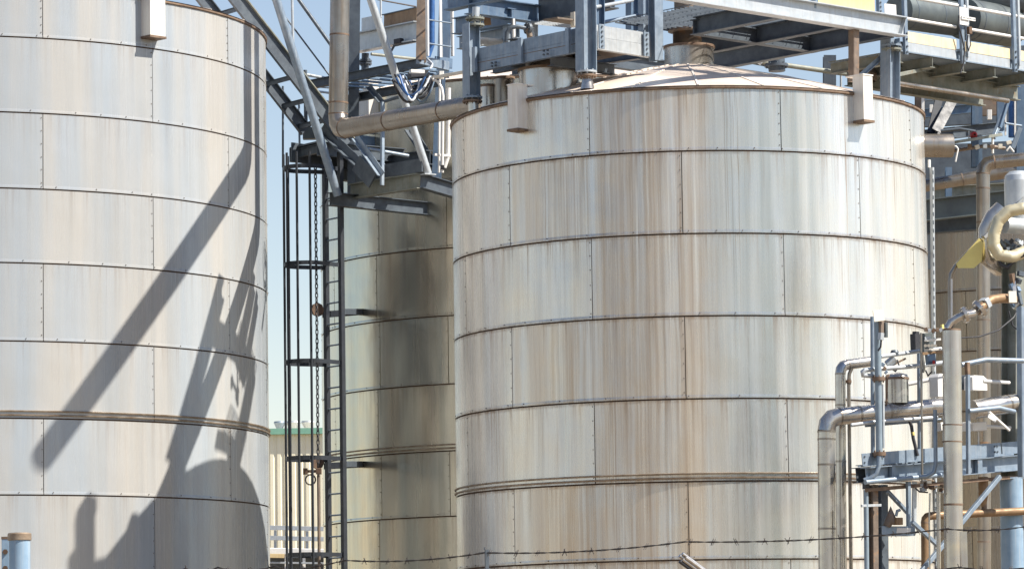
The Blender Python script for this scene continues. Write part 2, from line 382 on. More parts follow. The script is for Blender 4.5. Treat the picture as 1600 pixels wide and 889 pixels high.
def tank(label, cx, cy, Rr, rings, seams_even, seams_odd, ztop, mat, roof=None, heavy=None, arc=None, group='clad storage tanks'):
    """rings: heights of the sheet joints, top down"""
    t = thing('storage_tank', label, 'tank', W(cx, cy, 0), group)
    core = MB().lathe(W(cx, cy, 0), [(Rr-.03, 0), (Rr-.03, ztop-.02)], 96); core.build('inner_shell', 'rust_dark', t)
    zs = [ztop-.03]+rings
    while zs[-1] > 1.3: zs.append(zs[-1]-1.245)
    zs[-1] = .05
    scr = MB()
    for r_ in range(len(zs)-1):
        seams = sorted(seams_even if r_ % 2 == 0 else seams_odd)
        z1, z0 = zs[r_]-.020, zs[r_+1]+.004
        if r_ == 0: z1 = zs[0]
        for i, s0 in enumerate(seams):
            s1 = seams[(i+1) % len(seams)]
            if s1 <= s0: s1 += 360
            me = panel_mesh(cx, cy, Rr+random.uniform(-.002, .002), R(s0), R(s1), z0, z1, mat)
            o = bpy.data.objects.new('panel', me); col.objects.link(o); adopt(o, t)
            n_ = 6                                        # screws down the seam and along the joint
            for q in range(n_):
                z = z0+.09+(z1-z0-.14)*q/(n_-1)+random.uniform(-.01, .01); a = R(s0)-.028/Rr
                scr.bolt(W(cx+Rr*math.sin(a), cy-Rr*math.cos(a), z), Vector((math.sin(a), -math.cos(a), 0)), .0085, .008)
            a = R(s0)+.25/Rr*random.random()
            while a < R(s1):
                p = Vector((cx+(Rr+.006)*math.sin(a), cy-(Rr+.006)*math.cos(a), z0+.032))
                scr.bolt(p, Vector((math.sin(a), -math.cos(a), 0)), .0085, .008); a += random.uniform(.4, .8)/Rr
    scr.build('screws', 'screw', t, kind='stuff')
    # rim flashing
    rim = MB().lathe(W(cx, cy, 0), [(Rr-.05, ztop-.03), (Rr+.015, ztop-.03), (Rr+.026, ztop-.02), (Rr+.026, ztop+.008), (Rr-.02, ztop+.02)], 96)
    rim.build('rim_flashing', 'rust_edge', t)
    if heavy is not None:                                 # the doubled stiffening band
        for dz in (.03, .095):
            MB().lathe(W(cx, cy, 0), [(Rr-.01, heavy+dz), (Rr+.03, heavy+dz+.004), (Rr+.034, heavy+dz+.022), (Rr-.01, heavy+dz+.034)], 96).build('stiffener_band', 'band', t)
    if roof:
        ng, zt, rt = roof
        for i in range(ng):
            a0, a1 = 2*math.pi*i/ng, 2*math.pi*(i+1)/ng; mb = MB(); q = 4; rows = [0, .5, 1.0]
            vs = []
            for f_ in rows:
                r_ = Rr+.03+(rt-Rr-.03)*f_; z = ztop+.02+(zt-ztop)*(1-(1-f_)**1.12)
                for k in range(q+1):
                    a = a0+(a1-a0)*k/q; vs.append((cx+r_*math.sin(a), cy-r_*math.cos(a), z))
            mb.add(vs, [[j*(q+1)+k, j*(q+1)+k+1, (j+1)*(q+1)+k+1, (j+1)*(q+1)+k] for j in range(2) for k in range(q)], True)
            # standing seam along one edge
            def P(f_, dz):
                r_ = Rr+.03+(rt-Rr-.03)*f_; z = ztop+.02+(zt-ztop)*(1-(1-f_)**1.12)+dz
                return Vector((cx+r_*math.sin(a0), cy-r_*math.cos(a0), z))
            gp = mb.build('roof_panel', 'roof_sheet', t); sm_ = MB()
            for f0, f1 in ((0, .5), (.5, 1)): sm_.bar(P(f0, .006), P(f1, .006), .03, .014)
            sm_.build('standing_seam', 'seam_cap', t)
    return t
metal('band', (.42, .36, .29), (.22, .16, .11), .6, .5, 5)

CX, CY, CR = 2.8626, 61.133, 3.8
LX, LY, LR = -9.918, 66.88, 5.6126
MX, MY, MR = .783, 74.1, 4.495
TX, TY, TR = 11.2, 84.0, 3.9
c_even = [-49.2+45*i+22.5+1 for i in range(8)]; c_odd = [-49.2+45.1*i for i in range(8)]
l_odd = [45.3+41.6*i for i in range(8)]; l_even = [24.3+41.6*i for i in range(8)]+[24.3+41.6*7+36]
m_a = [-47.4+42.8*i for i in range(8)]+[-47.4+42.8*7+40]; m_b = [-26+42.8*i for i in range(8)]+[-26+42.8*7+40]
t_a = [-47+45*i for i in range(8)]; t_b = [-24.5+45*i for i in range(8)]
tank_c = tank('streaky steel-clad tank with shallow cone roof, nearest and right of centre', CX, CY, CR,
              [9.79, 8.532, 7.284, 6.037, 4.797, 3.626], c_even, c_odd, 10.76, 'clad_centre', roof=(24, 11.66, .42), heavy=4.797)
tank_l = tank('largest pale steel-clad tank, cut by the left picture edge', LX, LY, LR,
              [12.43, 11.19, 9.945, 8.73, 7.46, 6.21, 4.975], l_even, l_odd, 13.25, 'clad_left', roof=(30, 14.4, .5), heavy=6.21)
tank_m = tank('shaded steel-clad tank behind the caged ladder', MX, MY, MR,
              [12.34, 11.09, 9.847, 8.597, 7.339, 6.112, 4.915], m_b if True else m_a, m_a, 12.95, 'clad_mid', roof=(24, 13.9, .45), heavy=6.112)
tank_t = tank('shaded brownish tank in the far right background', TX, TY, TR,
              [at(1549, y_, 80.2).z for y_ in (263, 357.5, 451.6, 546, 640, 733, 825.5)], t_a, t_b, 12.6, 'clad_right', roof=(24, 13.5, .45))

# boxed-in lifting lugs hanging over the rims
def cover_box(t, cx, cy, Rr, ang, ztop, zbot, w_=.21, d=.22):
    a = R(ang); rad = Vector((math.sin(a), -math.cos(a), 0)); tg = Vector((math.cos(a), math.sin(a), 0))
    c0 = Vector((cx, cy, 0))+rad*(Rr+d/2-.01)
    mb = MB()
    mb.prism(c0+UP*zbot, c0+UP*ztop, [(-w_/2, -d/2), (w_/2, -d/2), (w_/2, d/2), (-w_/2, d/2)], rad)
    o = mb.build('lug_cover', 'cover_sheet', t)
    MB().prism(c0+UP*(zbot-.035), c0+UP*(zbot+.002), [(-w_/2-.015, -d/2), (w_/2+.015, -d/2), (w_/2+.015, d/2+.015), (-w_/2-.015, d/2+.015)], rad).build('bottom_flashing', 'rust_edge', o)
    MB().prism(c0-rad*.06+UP*(ztop), c0-rad*.06+UP*(ztop+.02), [(-w_/2-.01, -d/2-.08), (w_/2+.01, -d/2-.08), (w_/2+.01, d/2+.07), (-w_/2-.01, d/2+.07)], rad).build('cap', 'cover_sheet', o)
metal('cover_sheet', (.80, .775, .72), (.72, .69, .63), .2, .45, 3, streak=(.62, .55, .46), bumps=.05)
cover_box(tank_c, CX, CY, CR, -44.5, 10.98, 10.30)
cover_box(tank_c, CX, CY, CR, 41.3, 11.02, 10.33)
cover_box(tank_l, LX, LY, LR, 44.6, 13.45, 12.60, .32, .24)
cover_box(tank_m, MX, MY, MR, -48, 13.1, 12.42, .3, .24)
# ------------------------------------------------------------------ small builders for steelwork
def px(p, Y): return p*Y/F
def I(t, name, a, b, h, w_, mat='galv', up=UP): return MB().ibeam(a, b, h, w_, up=up).build(name, mat, t)
def CH(t, name, a, b, h, w_, mat='galv', up=UP, flip=1): return MB().chan(a, b, h, w_, up=up, flip=flip).build(name, mat, t)
def BAR(t, name, a, b, w_, h, mat='galv', up=UP): return MB().bar(a, b, w_, h, up, min(w_, h)*.08).build(name, mat, t)
def TU(t, name, path, r, mat='galv', seg=12): return MB().tube(path, r, seg).build(name, mat, t)
def FL(t, name, c, axis, r, th, mat='galv', nb=8):
    """bolted pipe flange"""
    c = pt(c); axis = axis.normalized(); mb = MB().tube([c-axis*th/2, c+axis*th/2], r, 20)
    x = axis.cross(UP if abs(axis.z) < .9 else Vector((1, 0, 0))).normalized(); y = axis.cross(x)
    for k in range(nb):
        a = 2*math.pi*k/nb; p = c+(x*math.cos(a)+y*math.sin(a))*r*.8
        mb.tube([p-axis*(th/2+.025), p+axis*(th/2+.025)], r*.085, 6)
    return mb.build(name, mat, t)
def pipe(name, label, path, r, mat='stainless', cat='pipe', bands=(), group=None, bandmat=None, seg=20, bend=0.0):
    """a clad pipe: straight lengths and elbows are parts, seams are raised bands. bands: (leg, fraction)"""
    P = [pt(p) for p in path]; t = thing(name, label, cat, P[-1] if P[-1].z < P[0].z else P[0], group)
    legs = []
    for i in range(len(P)-1):
        d = (P[i+1]-P[i]).normalized(); a, b = P[i].copy(), P[i+1].copy()
        if i: a = a+d*r*1.6
        if i < len(P)-2: b = b-d*r*1.6
        MB().tube([a, b], r, seg).build('pipe_section', mat, t); legs.append((a, b, d))
    for i in range(1, len(P)-1):
        a, b = legs[i-1][1], legs[i][0]; c = P[i]; pts = []
        nseg = 3
        for k in range(nseg+1):
            f = k/nseg; pts.append((a*(1-f)+c*f)*(1-f)+(c*(1-f)+b*f)*f)
        MB().tube(pts, r*1.012, seg, caps=False).build('elbow', mat, t)
        for q in (a, b):
            d = legs[i-1][2] if q is a else legs[i][2]
            MB().tube([q-d*.012, q+d*.012], r*1.035, seg).build('seam_band', bandmat or 'stainless_dull', t)
    for leg, f in bands:
        a, b, d = legs[leg]; c = a.lerp(b, f)
        MB().tube([c-d*.014, c+d*.014], r*1.03, seg).build('seam_band', bandmat or 'stainless_dull', t)
    return t
def grating(t, c0, u, v, lu, lv, mat='galv', step=.09, depth=.035, name='grating'):
    """open bar grating: flat bars along u, cross rods along v"""
    mb = MB(); c0 = pt(c0); k = 0.0
    while k <= lv: mb.bar(c0+v*k, c0+v*k+u*lu, .008, depth); k += step
    k = 0.0
    while k <= lu: mb.bar(c0+u*k+UP*.01, c0+u*k+v*lv+UP*.01, .01, .012); k += step*2.4
    return mb.build(name, mat, t, kind='stuff')

# ------------------------------------------------------------------ stair, upper left
SH = 4.5
N1 = at(545, 224, 64.5); N0 = at(365, -8, 63.2); D = N1-N0; N0u = N0-D*.55
t = thing('steel_stair', 'dark steel stair slanting across the left tank\'s upper edge', 'stair', N1)
perp = D.normalized().cross(AX).normalized()
if perp.z < 0: perp = -perp
CH(t, 'stringer', N0u, N1, .25, .075, 'steel_dark', perp, -1)
MB().bar(N0u+perp*.135, N1+perp*.135, .11, .02, perp).build('stringer_flange', 'galv_mossy', t)
CH(t, 'stringer', N0u+AX*1.0, N0+D*.87+AX*1.0, .25, .075, 'steel_dark', perp, 1)
for f in (-.42, -.27, -.12, .08, .54, .69, .83):
    p = N0+D*f; mb = MB()
    mb.bar(p+AX*.02, p+AX*.98, .13, .03); mb.bar(p-BX*.055-UP*.03+AX*.02, p-BX*.055-UP*.03+AX*.98, .02, .09)
    mb.build('tread', 'steel_dark', t)

# ------------------------------------------------------------------ service platform between the tanks
t = thing('service_platform', 'dark steel landing with braces hanging above the caged ladder', 'platform', (600, 325, 66))
P0 = at(452, 232, 65.3); e1, e2 = BX*1.9, -AX*.95
mb = MB(); mb.bar(P0+e2*.5, P0+e1+e2*.5, .93, .03); mb.build('deck_plate', 'steel_dark', t)
for q in (P0, P0+e2): CH(t, 'edge_beam', q-UP*.13, q+e1-UP*.13, .26, .08, 'steel_dark')
for f in (0.03, .5, .97): I(t, 'cross_beam', P0+e1*f-UP*.12, P0+e1*f+e2-UP*.12, .16, .1, 'steel_dark')
I(t, 'main_beam', (515, 311, 64.0), (692, 329, 66.05), .24, .18, 'steel_dark')
I(t, 'main_beam', (548, 300, 64.6), (657, 283, 62.9), .27, .16, 'galv_mossy')
I(t, 'main_beam', (657, 283, 62.9), (712, 299, 63.6), .26, .16, 'steel_dark')
I(t, 'main_beam', (560, 262, 66.5), (672, 246, 64.3), .26, .16, 'steel_dark')
I(t, 'cross_beam', (515, 270, 65.2), (600, 283, 66.2), .22, .16, 'steel_dark')
I(t, 'column', (557, -220, 65.3), (551, 305, 65.2), .20, .19, 'steel_dark', Vector((0, 1, 0)))
I(t, 'column', (690, 90, 64.5), (682, 285, 64.5), .17, .17, 'steel_blue', Vector((0, 1, 0)))
# walkway edge coming in behind the big pipe
I(t, 'walkway_beam', (484, 133, 65.2), (668, 97, 62.6), .16, .12, 'steel_dark')
I(t, 'walkway_beam', (520, 160, 66.0), (690, 128, 63.4), .14, .12, 'steel_dark')
for k in range(9):
    f = k/8; a = at(500, 134, 65.1).lerp(at(640, 106, 62.9), f); MB().bar(a-UP*.02, a-UP*.02+BX*.9, .10, .03).build('walkway_plank', 'steel_blue', t)
# diagonal tubes and rods
TU(t, 'brace_tube', [(424, -25, 63.0), (528, 306, 63.9)], .078, 'galv')
TU(t, 'brace_tube', [(572, -22, 62.2), (669, 272, 62.9)], .070, 'galv_light')
MB().bar(at(669, 273, 62.9)-BX*.12, at(669, 273, 62.9)+BX*.12, .16, .02).build('foot_plate', 'galv_light', t)
TU(t, 'tie_rod', [(418, -10, 65.5), (516, 120, 65.6)], .016, 'steel_dark', 8)
TU(t, 'tie_rod', [(461, -8, 65.0), (518, 72, 65.0)], .034, 'steel_dark', 8)
TU(t, 'rail_post', [(456, -20, 64.2), (458, 76, 64.2)], .026, 'galv_light', 8)
TU(t, 'rail_post', [(477, 110, 65.8), (478, 200, 65.8)], .035, 'steel_dark', 8)
TU(t, 'rail_post', [(467, 160, 66.0), (468, 225, 66.0)], .02, 'galv', 8)
TU(t, 'rail', [(478, 117, 65.8), (517, 124, 66.3)], .03, 'galv_light', 8)
TU(t, 'rail', [(480, 141, 65.8), (517, 146, 66.3)], .022, 'galv_light', 8)
TU(t, 'rail', [(483, 156, 65.8), (517, 159, 66.3)], .016, 'galv_light', 8)
TU(t, 'rail', [(442, 135, 66.2), (442, 262, 66.2)], .02, 'steel_dark', 8)
MB().angle((555, 218, 63.6), (596, 276, 63.2), .11).build('knee_brace', 'galv', t)
MB().angle((576, 137, 63.8), (597, 162, 63.5), .08).build('knee_brace', 'steel_dark', t)
BAR(t, 'rail_post', (598, 160, 63.4), (597, 290, 63.2), .06, .06, 'galv', BX)
TU(t, 'rail', [(570, 232, 63.8), (638, 244, 64.2)], .035, 'galv', 8)
TU(t, 'rail', [(583, 254, 63.8), (600, 258, 64.0)], .03, 'galv', 8)
TU(t, 'rail', [(597, 160, 63.5), (630, 150, 63.0)], .03, 'steel_dark', 8)
MB().bar((562, 222, 66.4), (640, 232, 67.0), .03, .26).build('kick_plate', 'steel_blue', t)
MB().bar((562, 206, 66.4), (628, 216, 67.0), .03, .03).build('kick_plate', 'galv', t)
MB().bar(at(557, 255, 63.9), at(583, 282, 63.6), .04, .32).build('gusset_plate', 'steel_dark', t)
MB().bar((455, 238, 65.0), (606, 258, 66.2), .03, .36).build('side_plate', 'steel_dark', t)
MB().bar((556, 275, 64.4), (660, 258, 62.8), .03, .24).build('side_plate', 'steel_dark', t)
MB().angle((500, 205, 64.6), (560, 262, 64.2), .16).build('knee_brace', 'steel_dark', t)
MB().angle((640, 205, 65.0), (676, 262, 64.6), .14).build('knee_brace', 'steel_dark', t)
I(t, 'cross_beam', (600, 225, 66.8), (700, 240, 67.6), .22, .14, 'steel_blue')
MB().bar((484, 200, 66), (484, 218, 66), .2, .25).build('junction_box', 'duct_grey', t)

SH = 0.0
# ------------------------------------------------------------------ big exhaust pipe
E0, E1, E2 = at(535, -260, 65.4), at(528, 203, 65.4), at(752, 163, 61.15)
pipe('exhaust_pipe', 'stainless vent pipe dropping at left and bending right to the centre tank', [E0, E1, E2], .168, 'stainless_dull',
     bands=((0, .72), (0, .96), (0, .4), (1, .34), (1, .74)), bandmat='rust_edge')
VB = W(-1.88, 64.47, 13.98); vd = Matrix.Rotation(R(-11), 3, 'Z') @ (E2-E1); vd.z += .75  # unseen added pipe, placed and turned so its shadow bands the left tank
pipe('shadow_band_pipe', 'unseen pipe added above the picture to cast the upper shadow band on the left tank', [VB+UP*3.2, VB, VB+vd*1.15], .2, 'stainless')

# ------------------------------------------------------------------ caged ladder
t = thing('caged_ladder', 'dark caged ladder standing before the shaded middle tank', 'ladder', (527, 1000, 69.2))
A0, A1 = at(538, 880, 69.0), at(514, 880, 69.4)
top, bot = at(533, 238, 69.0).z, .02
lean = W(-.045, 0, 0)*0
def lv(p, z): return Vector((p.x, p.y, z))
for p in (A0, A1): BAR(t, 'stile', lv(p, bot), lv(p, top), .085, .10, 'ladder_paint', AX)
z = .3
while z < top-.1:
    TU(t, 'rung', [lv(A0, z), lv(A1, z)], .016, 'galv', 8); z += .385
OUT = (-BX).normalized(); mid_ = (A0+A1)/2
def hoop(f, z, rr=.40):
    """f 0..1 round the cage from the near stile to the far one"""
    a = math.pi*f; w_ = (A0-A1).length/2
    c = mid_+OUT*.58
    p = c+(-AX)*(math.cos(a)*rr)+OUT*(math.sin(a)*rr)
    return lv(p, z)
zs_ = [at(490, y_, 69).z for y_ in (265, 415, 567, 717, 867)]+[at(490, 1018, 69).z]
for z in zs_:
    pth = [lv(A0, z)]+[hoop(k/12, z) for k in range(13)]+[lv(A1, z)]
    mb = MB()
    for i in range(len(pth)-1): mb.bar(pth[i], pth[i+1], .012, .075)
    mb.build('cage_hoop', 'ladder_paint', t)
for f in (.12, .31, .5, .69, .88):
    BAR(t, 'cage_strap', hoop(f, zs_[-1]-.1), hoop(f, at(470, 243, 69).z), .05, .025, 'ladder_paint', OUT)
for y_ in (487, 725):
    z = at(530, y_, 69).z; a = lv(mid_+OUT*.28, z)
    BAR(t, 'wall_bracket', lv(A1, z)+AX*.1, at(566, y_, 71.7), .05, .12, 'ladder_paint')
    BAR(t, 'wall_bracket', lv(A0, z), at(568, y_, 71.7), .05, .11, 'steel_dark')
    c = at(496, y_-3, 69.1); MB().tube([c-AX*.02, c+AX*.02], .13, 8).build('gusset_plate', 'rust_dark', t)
# chain
t = thing('hanging_chain', 'black link chain hanging inside the ladder cage', 'chain', (496, 740, 68.7))
mb = MB(); z = at(495, 262, 68.7).z; zend = at(496, 742, 68.7).z; base_ = at(495, 500, 68.7); k = 0
while z > zend:
    q = lv(base_, z); u = AX if k % 2 else BX
    mb.tube([q+UP*.05+u*.0, q+UP*.03+u*.022, q-UP*.03+u*.022, q-UP*.05, q-UP*.03-u*.022, q+UP*.03-u*.022], .011, 5, closed=True); z -= .083; k += 1
mb.build('chain_links', 'black_plastic', t)
TU(t, 'pull_rod', [lv(base_, zend), lv(base_, .9)], .028, 'steel_brown', 8)
t = thing('rod_clamp', 'small rusty clamp with a ring on a cage strap', 'clamp', (485, 752, 68.6))
c = at(485, 736, 68.6)
BAR(t, 'clamp_block', c-W(.13, 0, 0), c-W(.05, 0, 0), .1, .11, 'rust_dark'); BAR(t, 'clamp_block', c+W(.1, 0, 0), c+W(.2, 0, 0), .1, .11, 'rust_dark')
BAR(t, 'arm', c-W(.06, 0, 0), c+W(.12, 0, 0), .04, .05, 'rust_dark')
mb = MB(); q = c-UP*.15; mb.tube([q+W(.09*math.cos(a), 0, .09*math.sin(a)) for a in [2*math.pi*i/16 for i in range(16)]], .014, 6, closed=True).build('ring', 'wire', t)

# small welded lug frames on the middle tank
for y_ in (478, 728):
    c = at(568, y_, 71.9)
    mb = MB()
    for dx in (-.04, .06): mb.bar(c+W(dx, 0, -.28), c+W(dx, 0, .28), .015, .03)
    mb.bar(c+W(-.04, 0, .28), c+W(.06, 0, .28), .015, .03); mb.build('weld_lug', 'rust_edge', tank_m)

SH = 3.2
# ------------------------------------------------------------------ girder with rusty panel, ladder and column behind
t = thing('support_girder', 'pale galvanised girder with rust-brown panel behind the slanting tube', 'girder', (580, 105, 67))
I(t, 'girder_beam', (556, 68, 67.5), (654, 49, 65.2), .36, .22, 'galv_light')
BAR(t, 'upper_plate', at(566, 39, 67.3), at(596, 33, 66.7), .03, .24, 'galv_light')
BAR(t, 'infill_panel', at(601, 34, 66.6), at(652, 23, 65.3), .03, .24, 'rust_pipe')
BAR(t, 'panel_edge', at(598, 24, 66.6), at(652, 12, 65.3), .05, .02, 'steel_dark')
MB().prism(at(571, 81, 67.2), at(571, 58, 67.2), [(-.06, -.02), (.06, -.02), (.0, .02)], BX).build('web_stiffener', 'steel_blue', t)
TU(t, 'foot', [(571, 84, 67.2), (570, 118, 67.2)], .07, 'steel_dark'); FL(t, 'foot_flange', (571, 96, 67.2), UP, .12, .03, 'steel_dark', 6)
FL(t, 'foot_flange', (571, 100, 67.2), UP, .12, .03, 'steel_dark', 6)
TU(t, 'rail_post', [(595, 28, 66.7), (595, -20, 66.7)], .02, 'galv_light', 8); TU(t, 'rail', [(590, 0, 66.8), (650, 11, 67.4)], .014, 'wire', 8)
TU(t, 'conduit', [(652, 64, 65.2), (632, 68, 65.6), (616, 72, 66), (608, 86, 66)], .022, 'steel_dark', 8)
BAR(t, 'terminal_box', (618, 66, 65.7), (628, 64, 65.6), .1, .09, 'black_plastic')
TU(t, 'rail', [(580, 85, 67.4), (652, 93, 68.0)], .03, 'galv_mossy', 8)
t = thing('steel_column', 'grey-brown steel column left of the short ladder', 'column', (657, 120, 63.5))
I(t, 'shaft', (660, -25, 63.6), (658, 96, 63.4), .19, .18, 'steel_brown', Vector((0, 1, 0)))
BAR(t, 'base_plate', at(652, 93, 63.4), at(700, 104, 64), .06, .16, 'galv')
t = thing('short_ladder', 'short white-edged ladder beside blue pipes at the top', 'ladder', (690, 90, 63.4))
for x_, Y_ in ((667, 63.2), (706, 63.8)): BAR(t, 'stile', (x_, -25, Y_), (x_+1, 88, Y_), .03, .07, 'white_paint', AX)
for y_ in (-3, 34, 71): TU(t, 'rung', [(667, y_-3, 63.2), (706, y_+3, 63.8)], .015, 'galv', 8)
BAR(t, 'cable_tray', (688, -25, 64.2), (689, 90, 64.2), .05, .02, 'white_paint', AX)
t = thing('blue_pipe', 'blue vertical pipe behind the short ladder', 'pipe', (676, 110, 63.9))
TU(t, 'pipe_section', [(675, -25, 63.9), (675, 70, 63.9), (668, 90, 63.9)], .05, 'blue_cable')
t = thing('steel_column', 'blue-grey column behind the short ladder', 'column', (696, 140, 64.6))
I(t, 'shaft', (697, -25, 64.7), (692, 120, 64.6), .24, .22, 'steel_blue', Vector((0, 1, 0)))
BAR(t, 'splice_plate', (680, 96, 64.2), (706, 100, 64.4), .04, .18, 'steel_blue')

# cable bundle
t = thing('cable_bundle', 'tangle of blue, black and pale cables left of the first frame post', 'cables', (650, 148, 62.6))
rnd = random.Random(3)
for k in range(15):
    x0, y0 = 612+rnd.random()*30, 116+rnd.random()*12; x1, y1 = 655+rnd.random()*26, 112+rnd.random()*14; sag = 14+rnd.random()*22
    Y_ = 62.4+rnd.random()*.5
    pth = [(x0+(x1-x0)*f, y0+(y1-y0)*f+sag*4*f*(1-f), Y_+.2*math.sin(f*5+k)) for f in [i/9 for i in range(10)]]
    TU(t, 'cable', pth, .015+.008*rnd.random(), ['blue_cable', 'black_plastic', 'steel_blue', 'black_plastic', 'pale_cable'][k % 5], 7)
BAR(t, 'junction_box', (640, 118, 62.8), (668, 116, 62.9), .22, .12, 'black_plastic'); BAR(t, 'terminal_plate', (641, 112, 62.4), (662, 113, 62.5), .1, .06, 'white_paint')
BAR(t, 'junction_box', (654, 134, 62.8), (665, 133, 62.9), .2, .14, 'steel_dark')
for k in range(3): TU(t, 'cable', [(668, 92+3*k, 63), (676, 100+2*k, 62.9), (672, 108, 62.8)], .012, 'pale_cable', 6)
# conduits
t = thing('conduit_run', 'pale conduits bending down beside the first frame post', 'conduit', (690, 290, 63))
TU(t, 'conduit', [(676, 124, 62.4), (684, 128, 62.4), (690, 138, 62.4), (692, 150, 62.4), (691, 270, 62.4)], .026, 'white_paint', 8)
TU(t, 'conduit', [(687, 120, 62.6), (686, 270, 62.6)], .02, 'white_paint', 8)
TU(t, 'conduit', [(701, 138, 62.6), (700, 244, 62.6), (694, 262, 62.6)], .04, 'white_paint', 8)
BAR(t, 'clamp_bar', (679, 242, 62.4), (703, 244, 62.6), .04, .04, 'white_paint'); BAR(t, 'valve', (688, 262, 62.4), (694, 262, 62.4), .08, .08, 'black_plastic')
BAR(t, 'support_arm', at(676, 122, 62.5), at(730, 112, 61.7), .06, .05, 'cream_paint'); BAR(t, 'support_arm', at(690, 112, 62.4), at(690, 124, 62.4), .1, .08, 'white_paint')

SH = 0.0
# ------------------------------------------------------------------ far warehouse
WY = 150.0
t = thing('warehouse', 'cream ribbed-metal warehouse with green roof edge beyond the ladder', 'building', at(462, 1000, WY))
gl = at(300, 700, WY).x; gr = at(640, 700, WY).x; zt = at(462, 691, WY).z
MB().bar(W((gl+gr)/2, WY, 0), W((gl+gr)/2, WY, zt), gr-gl, 12, Vector((0, 1, 0))).build('wall', 'warehouse_sheet', t)
mb = MB(); x_ = gl
while x_ < gr:
    mb.prism(W(x_, WY-6.0, .2), W(x_, WY-6.0, zt-.05), [(-.09, -.002), (.09, -.002), (.06, .035), (-.06, .035)], Vector((0, -1, 0))); x_ += .27
mb.build('wall_ribs', 'warehouse_sheet', t, kind='stuff')
MB().bar(W((gl+gr)/2-5, WY-6.1, zt+.02), W((gl+gr)/2+7, WY-6.1, zt+.02), .3, .22).build('roof_edge', 'green_paint', t)
for i, (x0, x1) in enumerate(((428, 446), (447, 470), (471, 493))):
    a = at((x0+x1)/2, 681, WY-3); r_ = px((x1-x0)/2, WY)*1.0
    v = thing('roof_vent', ['leftmost of three grey roof vents on the warehouse', 'middle one of three grey roof vents on the warehouse', 'rightmost of three grey roof vents on the warehouse'][i], 'roof vent', W(a.x, a.y, zt), 'warehouse roof vents')
    MB().lathe(W(a.x, a.y, zt+.22), [(.02, .0), (r_*.55, 0), (r_*.55, .12), (r_*1.0, .34), (r_*.92, .4), (.02, .42)], 16).build('hood', 'galv' if i == 0 else 'galv_light', v)
    MB().lathe(W(a.x, a.y, zt-.2), [(r_*.5, 0), (r_*.5, .35)], 14).build('curb', 'galv', v)
t = thing('guard_railing', 'pale two-bar railing in front of the warehouse', 'railing', (462, 870, 120))
for y_ in (824, 840):
    BAR(t, 'rail', (380, y_-1, 120), (560, y_+3, 120), .05, .14, 'galv_light')
for x_ in (396, 430, 447, 480, 512, 545): BAR(t, 'post', (x_, 822, 120.1), (x_, 870, 120.1), .08, .06, 'galv_light', W(0, 1, 0))
t = thing('loading_canopy', 'low white canopy with ochre front edge behind the ladder foot', 'canopy', (455, 900, 112))
BAR(t, 'roof_slab', at(372, 862, 112), at(560, 866, 112), 3.0, .18, 'white_paint'); BAR(t, 'fascia', at(372, 867, 110.4), at(444, 868, 110.4), .08, .12, 'ochre_panel')
BAR(t, 'back_wall', at(372, 884, 113), at(560, 886, 113), .2, .7, 'steel_dark')
for x_ in (447, 475, 508): BAR(t, 'post', (x_, 868, 110.6), (x_, 925, 110.6), .08, .08, 'white_paint', W(0, 1, 0))
BAR(t, 'rail', at(372, 878, 110.5), at(560, 880, 110.5), .05, .05, 'galv_light')
# ------------------------------------------------------------------ steel frame standing on the centre tank
t = thing('tank_top_frame', 'blue-grey steel frame on flanged posts above the centre tank\'s left shoulder', 'steel frame', (918, 135, 57.9))
VY = Vector((0, 1, 0))
def post(t, x, y0, y1, Y, w_, mat='galv', x1=None, up=None):
    return I(t, 'post', (x, y0, Y), (x if x1 is None else x1, y1, Y), w_, w_*.95, mat, up or BX)
post(t, 736, 38, 152, 59.9, .21, 'galv', 737); FL(t, 'flange', (742, 30, 59.9), UP, .15, .03, 'galv_mossy', 8); FL(t, 'flange', (742, 40, 59.9), UP, .15, .03, 'galv_mossy', 8)
TU(t, 'stub', [(744, 12, 59.9), (743, 34, 59.9)], .06, 'galv_light'); FL(t, 'flange', (738, 153, 59.9), UP, .16, .03, 'galv'); FL(t, 'flange', (738, 159, 59.9), UP, .16, .025, 'rust_edge')
TU(t, 'stub', [(739, 160, 59.9), (740, 178, 59.9)], .085, 'stainless')
post(t, 915, -30, 112, 57.9, .24, 'galv', 916); FL(t, 'flange', (917, 113, 57.9), UP, .155, .03, 'galv_light'); FL(t, 'flange', (917, 119, 57.9), UP, .155, .028, 'rust_edge')
MB().lathe(at(918, 140, 57.9), [(.11, 0), (.075, .18), (.075, .24)], 16).build('stub', 'stainless', t)
# stacked channel pair, left side and right side
def pair(a, b, h, mats, flip):
    for k, mt in enumerate(mats):
        o = UP*(h*.5*(1 if k == 0 else -1))
        CH(t, 'channel_beam', pt(a)+o, pt(b)+o, h*.985, .09, mt, UP, flip)
pair((742, 95, 59.75), (906, 62, 58.0), .185, ('galv', 'galv'), -1)
pair((926, 57, 57.95), (1022, 72, 59.1), .19, ('galv_light', 'galv_light'), -1)
for x_, y_, Y_ in ((744, 94, 59.7), (816, 80, 58.95), (890, 65, 58.1)):
    c = at(x_, y_, Y_); BAR(t, 'stiffener_plate', c-UP*.2-BX*.03, c+UP*.2-BX*.03, .09, .05, 'galv', BX)
for x_, y_, Y_ in ((938, 58, 58.0), (1008, 70, 58.9)):
    c = at(x_, y_, Y_)-AX*.03; BAR(t, 'splice_plate', c-UP*.19, c+UP*.19, .10, .03, 'galv', AX)
    mb = MB()
    for k in range(5): mb.bolt(c-AX*.012+UP*(-.15+.075*k), -AX, .016, .02)
    mb.build('bolts', 'steel_dark', t, kind='stuff')
mb = MB()
